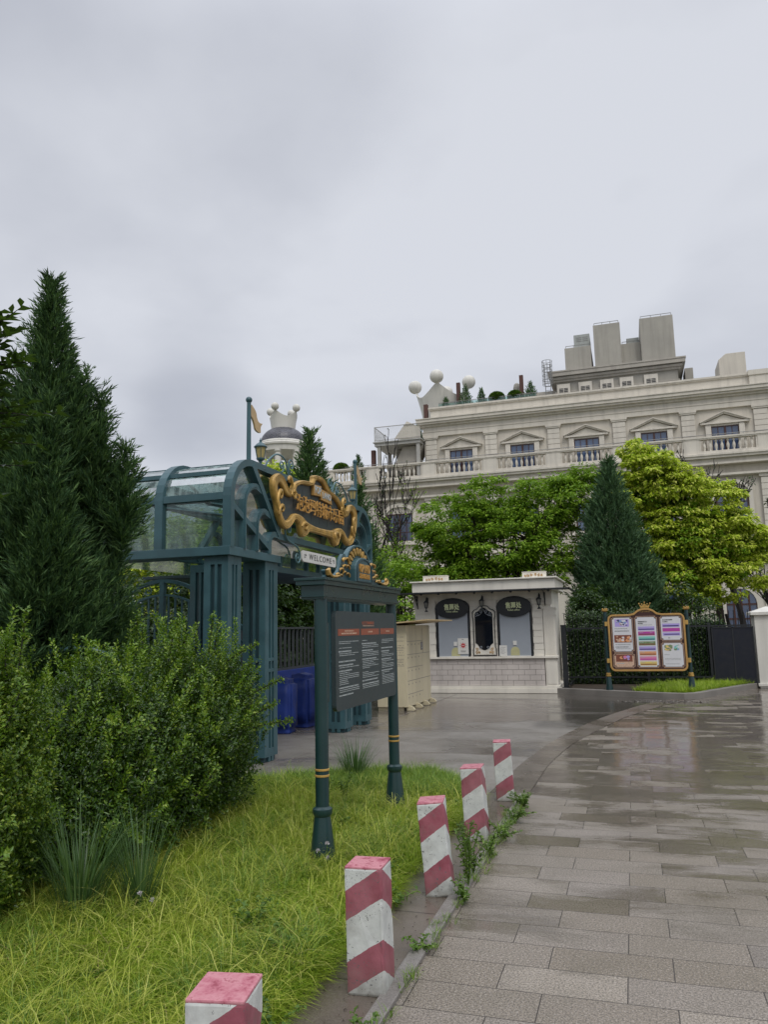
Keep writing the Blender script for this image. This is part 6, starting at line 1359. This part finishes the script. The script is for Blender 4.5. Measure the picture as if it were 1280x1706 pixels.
# --- big boxwood bushes
def bush(name, c, blobs, n, leaf, mat, label, shoots=(), seed=1, tips='tip_leaf', young='box_young', bot=0.0):
    global rg_; rg_ = np.random.default_rng(seed); t = thing(name, c, label, 'bush', 'clipped and overgrown boxwood bushes'); VF = []; q = random.Random(seed)
    tot = sum(b[3]*b[4]*b[5]**.5 for b in blobs)
    shell_p = []
    for (x, y, z, rx, ry, rz) in blobs:
        k = int(n*rx*ry*rz**.5/tot); d = rnd_dir(k); dep = U(0, 1, k)**1.6
        r = (1-dep*.4)*(1+.15*np.sin(d[:, 0]*8+seed+x*9)*np.sin(d[:, 2]*7+seed*2)+.11*np.sin(d[:, 1]*15+d[:, 2]*12+y*5)+.07*np.sin(d[:, 0]*31+d[:, 2]*23))
        p = np.array([x, y, z])+d*np.array([rx, ry, rz])*r[:, None]; ok = p[:, 2] > bot+.02; p = p[ok]; d = d[ok]; shell_p.append((p, d))
        k = len(p); dd = unit(d*.6+Zu*.5+rnd_dir(k)*.9); nn = unit(d+Zu*.6+rnd_dir(k)*.7); VF.append(leafmesh(p, dd, nn, leaf*U(.6, 1.3, k), leaf*.55*U(.7, 1.2, k)))
        # leafy sprigs standing out of the surface
        s = max(10, int(k/95)); idx = rg_.integers(0, k, s)
        for i in idx:
            if d[i, 2] < -.35: continue
            dr = unit(d[i]*.7+Zu*.8+rg_.normal(size=3)*.35); L_ = rg_.uniform(.08, .20)+(.14*rg_.uniform() if d[i, 2] > .3 else 0); m_ = 30
            f = np.repeat(np.linspace(0, 1, m_//2), 2); pp = p[i]+dr*(L_*f)[:, None]+rg_.normal(size=(m_, 3))*.004
            side = unit(np.cross(dr, Zu)); an = np.arange(m_)*2.4; ot = unit(np.cos(an)[:, None]*side+np.sin(an)[:, None]*np.cross(dr, side)); VF.append(leafmesh(pp, unit(ot+dr*.8), unit(dr+ot*.2), leaf*(1-.35*f), leaf*.55))
    t_main = leaves_obj(joinVF(VF), 'foliage', mat, t); YV = []
    for (p, d), bl in zip(shell_p, blobs):
        w_ok = np.where((d[:, 2] > -.25) & ((d[:, 0] > -.2) | (d[:, 2] > .5)))[0]
        for i in rg_.choice(w_ok, int(26*bl[3]/.4)):
            dr = unit(d[i]*.75+Zu*.9+rg_.normal(size=3)*.4); L_ = rg_.uniform(.16, .36)*(1.15 if d[i, 2] > .4 else .85); k = int(L_/.0042); f = np.linspace(0, 1, k)
            bend = unit(rg_.normal(size=3)*.3+Zu*.4); pp = p[i]-dr*.08+dr*(L_*f)[:, None]+bend*(L_*.3*f*f)[:, None]; side = unit(np.cross(dr, Zu+.01)); an = np.arange(k)*2.4+U(-.5, .5, k)
            ot = unit(np.cos(an)[:, None]*side+np.sin(an)[:, None]*np.cross(dr, side)); rad = .028*(1-f*.6)
            YV.append(leafmesh(pp+ot*(rad*U(.1, 1.1, k))[:, None], unit(ot+dr*1.0+rnd_dir(k)*.3), unit(dr+ot*.3+rnd_dir(k)*.4), leaf*1.1*U(.7, 1.2, k), leaf*.6))
    leaves_obj(joinVF(YV), 'young_foliage', young, t)
    m = MB()
    for (a, b_, sag) in shoots:
        a, b_ = np.array(a, float), np.array(b_, float); L_ = np.linalg.norm(b_-a); k = int(L_/.0065); f = np.linspace(.1, 1, k); mid_ = (a+b_)/2+np.array([0, 0, sag])
        pp = (1-f)[:, None]**2*a+2*((1-f)*f)[:, None]*mid_+f[:, None]**2*b_; dr = unit(np.gradient(pp, axis=0)); side = unit(np.cross(dr, Zu+.01)); an = np.arange(k)*2.4+U(-.4, .4, k)
        ot = unit(np.cos(an)[:, None]*side+np.sin(an)[:, None]*np.cross(dr, side)); rad = .03*(1-f*.5)+.01
        V2 = []; V2.append(leafmesh(pp+rnd_dir(k)*(rad*U(.2, 1.4, k))[:, None], unit(ot+dr*.9), unit(dr+ot*.3+rnd_dir(k)*.3), leaf*1.15*U(.7, 1.2, k), leaf*.62)); V2.append(leafmesh(pp+rnd_dir(k)*.02, unit(ot*1.2+dr*.6), unit(dr+rnd_dir(k)*.4), leaf*1.1, leaf*.6))
        leaves_obj(joinVF(V2), 'shoot', tips, t); m.tube([tuple(x) for x in pp[::max(1, k//7)]], .0045, 4)
    for (x, y, z, rx, ry, rz) in blobs:
        for k in range(5): m.tube([(c[0]+q.uniform(-.05, .05), c[1]+q.uniform(-.05, .05), c[2]), (x+rx*q.uniform(-.3, .3), y+ry*q.uniform(-.3, .3), z*.7), (x+rx*q.uniform(-.8, .8), y+ry*q.uniform(-.7, .7), z+rz*q.uniform(.2, .8))], [.02, .012, .004], 5)
    m.build('stem', 'bark_dark', t)
bush('boxwood_bush', (-3.75, 5.6, 0), [(-3.70, 5.35, .55, .55, .75, .58), (-3.62, 5.95, .75, .45, .55, .58), (-3.92, 5.2, .95, .45, .55, .42), (-3.55, 5.0, .75, .34, .4, .48), (-4.0, 5.75, 1.05, .42, .5, .38), (-3.68, 6.25, .55, .42, .5, .55), (-4.3, 6.2, .9, .5, .5, .5), (-3.60, 5.65, 1.15, .20, .25, .30), (-3.52, 6.3, 1.08, .22, .25, .30), (-3.30, 5.7, .72, .22, .3, .25)], 135000, .030, 'box_leaf', 'large dark boxwood bush with ragged shoots, in front of the gate pillar',
     shoots=(((-3.5, 6.0, 1.25), (-3.12, 6.1, 1.50), .05), ((-3.3, 6.1, 1.0), (-2.90, 6.15, 1.20), .03), ((-3.3, 6.0, .8), (-2.86, 5.95, 1.02), .02), ((-3.2, 6.0, .78), (-2.72, 5.95, .88), .03), ((-3.3, 5.6, 1.4), (-3.26, 5.6, 1.76), 0), ((-3.7, 5.3, 1.3), (-3.72, 5.3, 1.68), 0), ((-3.55, 5.4, 1.35), (-3.50, 5.4, 1.60), 0), ((-4.0, 5.6, 1.4), (-3.98, 5.6, 1.78), 0), ((-3.75, 5.75, 1.4), (-3.70, 5.75, 1.72), 0), ((-3.55, 6.1, 1.35), (-3.5, 6.1, 1.70), 0), ((-3.2, 5.2, .35), (-3.0, 5.25, .62), .02), ((-3.65, 4.75, .85), (-3.42, 4.62, 1.06), .03)), seed=91)
bush('boxwood_bush', (-3.78, 4.35, 0), [(-3.72, 4.35, .45, .42, .45, .50), (-3.85, 4.6, .80, .42, .4, .42), (-3.55, 4.75, .45, .40, .4, .46), (-3.75, 4.9, 1.0, .35, .35, .38)], 68000, .029, 'box_leaf', 'middle boxwood bush with lighter twig tips low down, behind the long-bladed grass clump', shoots=(((-3.45, 4.6, .9), (-3.10, 4.55, 1.02), .03), ((-3.42, 4.4, .2), (-3.18, 4.3, .45), .02), ((-3.3, 4.7, .25), (-3.12, 4.75, .42), .02)), seed=92)
bush('boxwood_bush', (-3.62, 3.55, 0), [(-3.60, 3.6, .65, .30, .40, .72), (-3.75, 3.35, .5, .36, .4, .55), (-3.65, 3.75, 1.1, .22, .25, .38), (-3.50, 3.35, .25, .22, .3, .3)], 70000, .028, 'box_leaf_light', 'yellow-green boxwood bush at the left edge, lighter than the others', shoots=(((-3.45, 3.68, 1.1), (-3.36, 3.66, 1.76), 0), ((-3.5, 3.68, 1.2), (-3.50, 3.66, 1.60), 0), ((-3.45, 3.6, 1.0), (-3.30, 3.6, 1.35), 0), ((-3.45, 3.4, .5), (-3.17, 3.42, .66), .02), ((-3.4, 3.4, .3), (-3.12, 3.35, .52), .02)), seed=93, young='box_young')
# --- lawn
def inpoly(P2, poly):
    x, y = P2[:, 0], P2[:, 1]; ins = np.zeros(len(P2), bool); n = len(poly)
    for i in range(n):
        (x0, y0), (x1, y1) = poly[i], poly[(i+1) % n]; c = ((y0 > y) != (y1 > y)) & (x < (x1-x0)*(y-y0)/((y1-y0)+1e-12)+x0); ins ^= c
    return ins
def blades(p, d0, ln, wd, bend, segs=3, wdir=None):
    """curved tapered grass blades: base p, start direction d0, arching by BEND towards their own side"""
    n = len(p); h = d0*np.array([1, 1, 0]); h = unit(h+1e-6); side = np.cross(h, Zu); V = []; pos = p.copy(); d = unit(d0)
    for s in range(segs+1):
        w_ = wd*(1-(s/segs))**.7; w_ = np.maximum(w_, wd*.04)
        V += [pos-side*w_[:, None]/2, pos+side*w_[:, None]/2]
        pos = pos+d*(ln/segs)[:, None]; d = unit(d+h*(bend/segs)[:, None]-Zu*(bend/segs*.95)[:, None])
    V = np.stack(V, 1).reshape(-1, 3); i = (np.arange(n)*(segs+1)*2)[:, None]; F = []
    for s in range(segs): F += [i+np.array([2*s, 2*s+1, 2*s+3]), i+np.array([2*s, 2*s+3, 2*s+2])]
    return V, np.concatenate(F, 1).reshape(-1, 3)
def tufts(cx, cy_, z, n, ln, wd, spread=.04, lean=(0, 0), bend=(.6, 1.6), up_=1.0):
    K_ = len(cx); c = np.repeat(np.stack([cx, cy_, np.full(K_, z)], 1), n, 0); N_ = K_*n; a = U(0, 2*np.pi, N_); tl = np.repeat(U(.65, 1.3, K_), n)
    o = np.stack([np.cos(a), np.sin(a), np.zeros(N_)], 1); p = c+o*(U(0, 1, N_)*spread)[:, None]
    d = unit(o*U(.15, .75, N_)[:, None]+np.array([lean[0], lean[1], 0])+Zu*up_)
    return blades(p, d, ln*tl*U(.5, 1.15, N_), wd*U(.6, 1.2, N_), U(*bend, N_))
rg_ = np.random.default_rng(101)
LG = [(-4.3, 1.9), (-1.55, 1.9), (-1.56, 3), (-1.56, 5.5), (-1.55, 7.0), (-1.62, 7.6), (-1.85, 8.15), (-2.2, 8.5), (-2.8, 8.45), (-3.6, 8.0), (-4.1, 7.65), (-4.1, 6.5), (-4.3, 5.0)]
c = np.stack([U(-4.3, -1.5, 15000), U(1.9, 8.6, 15000)], 1); c = c[inpoly(c, LG)]
VF = [tufts(c[:, 0], c[:, 1], .01, 14, .165, .0052, .05, (.22, -.18), (.9, 2.2), .8)]
lawn = leaves_obj(joinVF(VF), 'lawn', 'grass_yellow', None, 'stuff')
c = np.stack([U(-4.3, -1.5, 9000), U(1.9, 8.6, 9000)], 1); c = c[inpoly(c, LG)]; c = c[(np.sin(c[:, 0]*5+1)*np.sin(c[:, 1]*3.1)+.25*rg_.normal(size=len(c)) > .15)]
cb_ = np.stack([U(-4.2, -1.5, 3000), U(7.2, 8.6, 3000)], 1); cb_ = cb_[inpoly(cb_, LG)]; c = np.concatenate([c, cb_])
leaves_obj(tufts(c[:, 0], c[:, 1], .01, 12, .19, .006, .05, (.1, -.1), (.6, 1.6), 1.1), 'lawn', 'grass_green', None, 'stuff')
c = np.stack([U(-4.2, -1.55, 1500), U(1.9, 7.6, 1500)], 1); c = c[inpoly(c, LG)]
leaves_obj(tufts(c[:, 0], c[:, 1], .03, 16, .26, .0055, .05, (.2, -.2), (1.0, 2.2), 1.0), 'lawn', 'grass_pale', None, 'stuff')
c = np.stack([U(-4.2, -1.55, 600), U(1.9, 8.3, 600)], 1); c = c[inpoly(c, LG)]
leaves_obj(tufts(c[:, 0], c[:, 1], .02, 5, .20, .005, .05, (.2, -.2), (.8, 2.2), .8), 'dead_grass', 'straw', None, 'stuff')
# bright patch in the fence bed
PB = [(-.1, 18.6), (.55, 18.25), (.95, 18.10), (1.15, 18.25), (1.8, 19.5), (2.4, 20.6), (2.7, 20.9), (.9, 20.8), (.2, 19.6)]
c = np.stack([U(-.1, 2.8, 2600), U(18, 21, 2600)], 1); c = c[inpoly(c, PB)]
leaves_obj(tufts(c[:, 0], c[:, 1], .085, 9, .20, .012, .06, (0, 0), (.5, 1.4), 1.2), 'bed_grass', 'grass_yellow', None, 'stuff')
# long-bladed grass clumps
def clump(name, x, y, n, ln, wd, label, seed, spread=.10, bend=(.1, .9)):
    global rg_; rg_ = np.random.default_rng(seed); t = thing(name, (x, y, 0), label, 'grass clump', 'clumps of long-bladed grass')
    leaves_obj(tufts(np.array([x]), np.array([y]), .0, n, ln, wd, spread, (0, 0), bend, 1.5), 'blades', 'iris_leaf', t); return t
clump('grass_clump', -3.13, 3.93, 230, .56, .010, 'larger long-bladed blue-green grass clump beside the bushes', 111, .13)
clump('grass_clump', -2.86, 4.12, 150, .52, .009, 'slimmer upright long-bladed grass clump next to the larger one', 112, .08, (.05, .5))
clump('grass_clump', -2.93, 8.02, 190, .56, .012, 'spiky green grass clump between the two posts of the notice board', 113, .09, (.05, .7))
# small white flowers by the clump
rg_ = np.random.default_rng(115)
def flower(x, y, z, label, seed):
    global rg_; rg_ = np.random.default_rng(seed); t = thing('wild_flower', (x, y, 0), label, 'flower', 'pale wild flowers in the lawn')
    m = MB(); m.tube([(x, y, 0), (x+.01, y, z)], .002, 4); m.build('stem', 'weed_leaf', t)
    n = 22; leaves_obj(leafmesh(np.tile([x+.01, y, z], (n, 1)), rnd_dir(n)+Zu*.4, rnd_dir(n), .018, .008), 'bloom', 'flower_white', t)
flower(-2.74, 3.93, .17, 'pale flower head beside the long-bladed grass clump', 1); flower(-2.70, 3.99, .12, 'second smaller pale flower head beside the grass clump', 2)
flower(-2.10, 4.98, .16, 'white seed head in front of the near sign post', 3); flower(-2.02, 4.95, .13, 'white seed head lowest before the near sign post', 4); flower(-2.05, 5.02, .20, 'white seed head taller than the rest near the sign post', 5)
# weeds along the kerb
def weed(x, y, z, h, r, n, label, seed, mat='weed_leaf', leaf=.035, name='weed', cat='weed'):
    global rg_; rg_ = np.random.default_rng(seed); t = thing(name, (x, y, z), label, cat, 'weeds growing out of the kerb joints')
    ns = max(3, n//14); a = U(0, 6.28, ns); o = np.stack([np.cos(a), np.sin(a), np.zeros(ns)], 1); tip = np.array([x, y, z])+o*(r*U(.3, 1, ns))[:, None]+Zu*(h*U(.5, 1, ns))[:, None]; m = MB(); VF = []
    for i in range(ns):
        f = np.linspace(.15, 1, 14)[:, None]; b0 = np.array([x, y, z]); mid_ = b0+(tip[i]-b0)*np.array([.35, .35, .65]); pp = (1-f)**2*b0+2*(1-f)*f*mid_+f*f*tip[i]
        m.tube([tuple(b0), tuple(mid_), tuple(tip[i])], .002, 4); VF.append(leafmesh(pp, rnd_dir(14)*np.array([1, 1, .4])+Zu*.15, unit(Zu+rnd_dir(14)*.4), leaf*U(.5, 1.2, 14), leaf*.55))
    m.build('stem', mat, t); leaves_obj(joinVF(VF), 'leaves', mat, t); return t
for i, (x, y, h, r, n, lb) in enumerate(((-1.08, 4.98, .42, .10, 180, 'tall leafy vine climbing between the second-nearest full bollard and its neighbour'), (-1.10, 5.22, .34, .12, 160, 'leafy weed just behind the vine-clad bollard'), (-1.05, 4.72, .12, .12, 110, 'low weed on the light kerb strip at the foot of the vine bollard'), (-1.42, 4.55, .10, .14, 110, 'low weed between the near sign post and the vine bollard'), (-1.06, 5.62, .22, .12, 110, 'small bushy weed in front of the half-hidden bollard'), (-1.05, 6.1, .14, .16, 140, 'spreading weed beside the half-hidden bollard'), (-1.04, 6.7, .12, .18, 150, 'weed patch between the two farthest bollards'), (-1.03, 7.2, .14, .2, 170, 'thick weed patch just before the farthest bollard'), (-1.12, 3.98, .07, .09, 60, 'tiny weed in the kerb joint ahead of the tall bollard'), (-1.42, 3.95, .12, .12, 100, 'low weed beside the tall near bollard'), (-1.45, 3.0, .14, .12, 110, 'weed between the two nearest bollards'), (-1.13, 3.15, .05, .10, 60, 'tiny flat weed in the kerb joint near the bottom edge'.replace(' near the bottom edge', ' level with the tall bollard foot')), (-2.0, 3.9, .26, .14, 150, 'upright bluish weed standing in the lawn before the near sign post'), (-1.75, 3.75, .14, .2, 150, 'low broad-leaved weed patch at the lawn edge by the tall bollard'), (-1.68, 5.0, .12, .18, 130, 'clover-like weed patch at the lawn edge behind the sign post'), (-2.35, 6.0, .14, .2, 130, 'clover-like weed patch between the two sign posts'), (-2.62, 6.9, .30, .1, 110, 'tall thin weed by the second grass clump'), (-2.85, 7.0, .36, .1, 120, 'tall thin weed rising beside the notice board panel shadow'.replace(' panel shadow', '')), (-1.62, 6.9, .12, .15, 110, 'weed patch behind the half-hidden bollard'), (-2.5, 3.2, .10, .15, 70, 'low weed in the near lawn'))):
    weed(x, y, .01, h, r, n, lb, 200+i)
rg_ = np.random.default_rng(131)
c = np.stack([-1.085+rg_.normal(0, .03, 260), U(3.0, 7.7, 260)], 1); c = c[(c[:, 1] > 5.3) | (rg_.uniform(size=len(c)) < .35)]
leaves_obj(tufts(c[:, 0], c[:, 1], .012, 9, .07, .004, .025, (.1, 0), (.4, 1.6), 1.0), 'joint_grass', 'grass_green', None, 'stuff')
c = np.stack([-1.53+rg_.normal(0, .03, 500), U(2.0, 7.6, 500)], 1)
leaves_obj(tufts(c[:, 0], c[:, 1], .012, 12, .15, .005, .04, (.35, -.1), (.8, 2.0), .8), 'edge_grass', 'grass_yellow', None, 'stuff')
# leaf litter and grit on the kerb band and the paving
n = 420; P2 = np.stack([U(-1.5, -1.0, n), U(2.2, 9, n), np.full(n, .012)], 1)
leaves_obj(leafmesh(P2, rnd_dir(n)*np.array([1, 1, .05]), unit(Zu+rnd_dir(n)*.2), .016*U(.4, 1.4, n), .007), 'litter', 'bark', None, 'stuff')
n = 260; P2 = np.stack([rg_.normal(.55, .35, n), rg_.normal(17.3, .12, n)+0, np.full(n, .006)], 1)
leaves_obj(leafmesh(P2, rnd_dir(n)*np.array([1, 1, .05]), unit(Zu+rnd_dir(n)*.2), .05*U(.4, 1.4, n), .03), 'litter', 'kerb_grey', None, 'stuff')
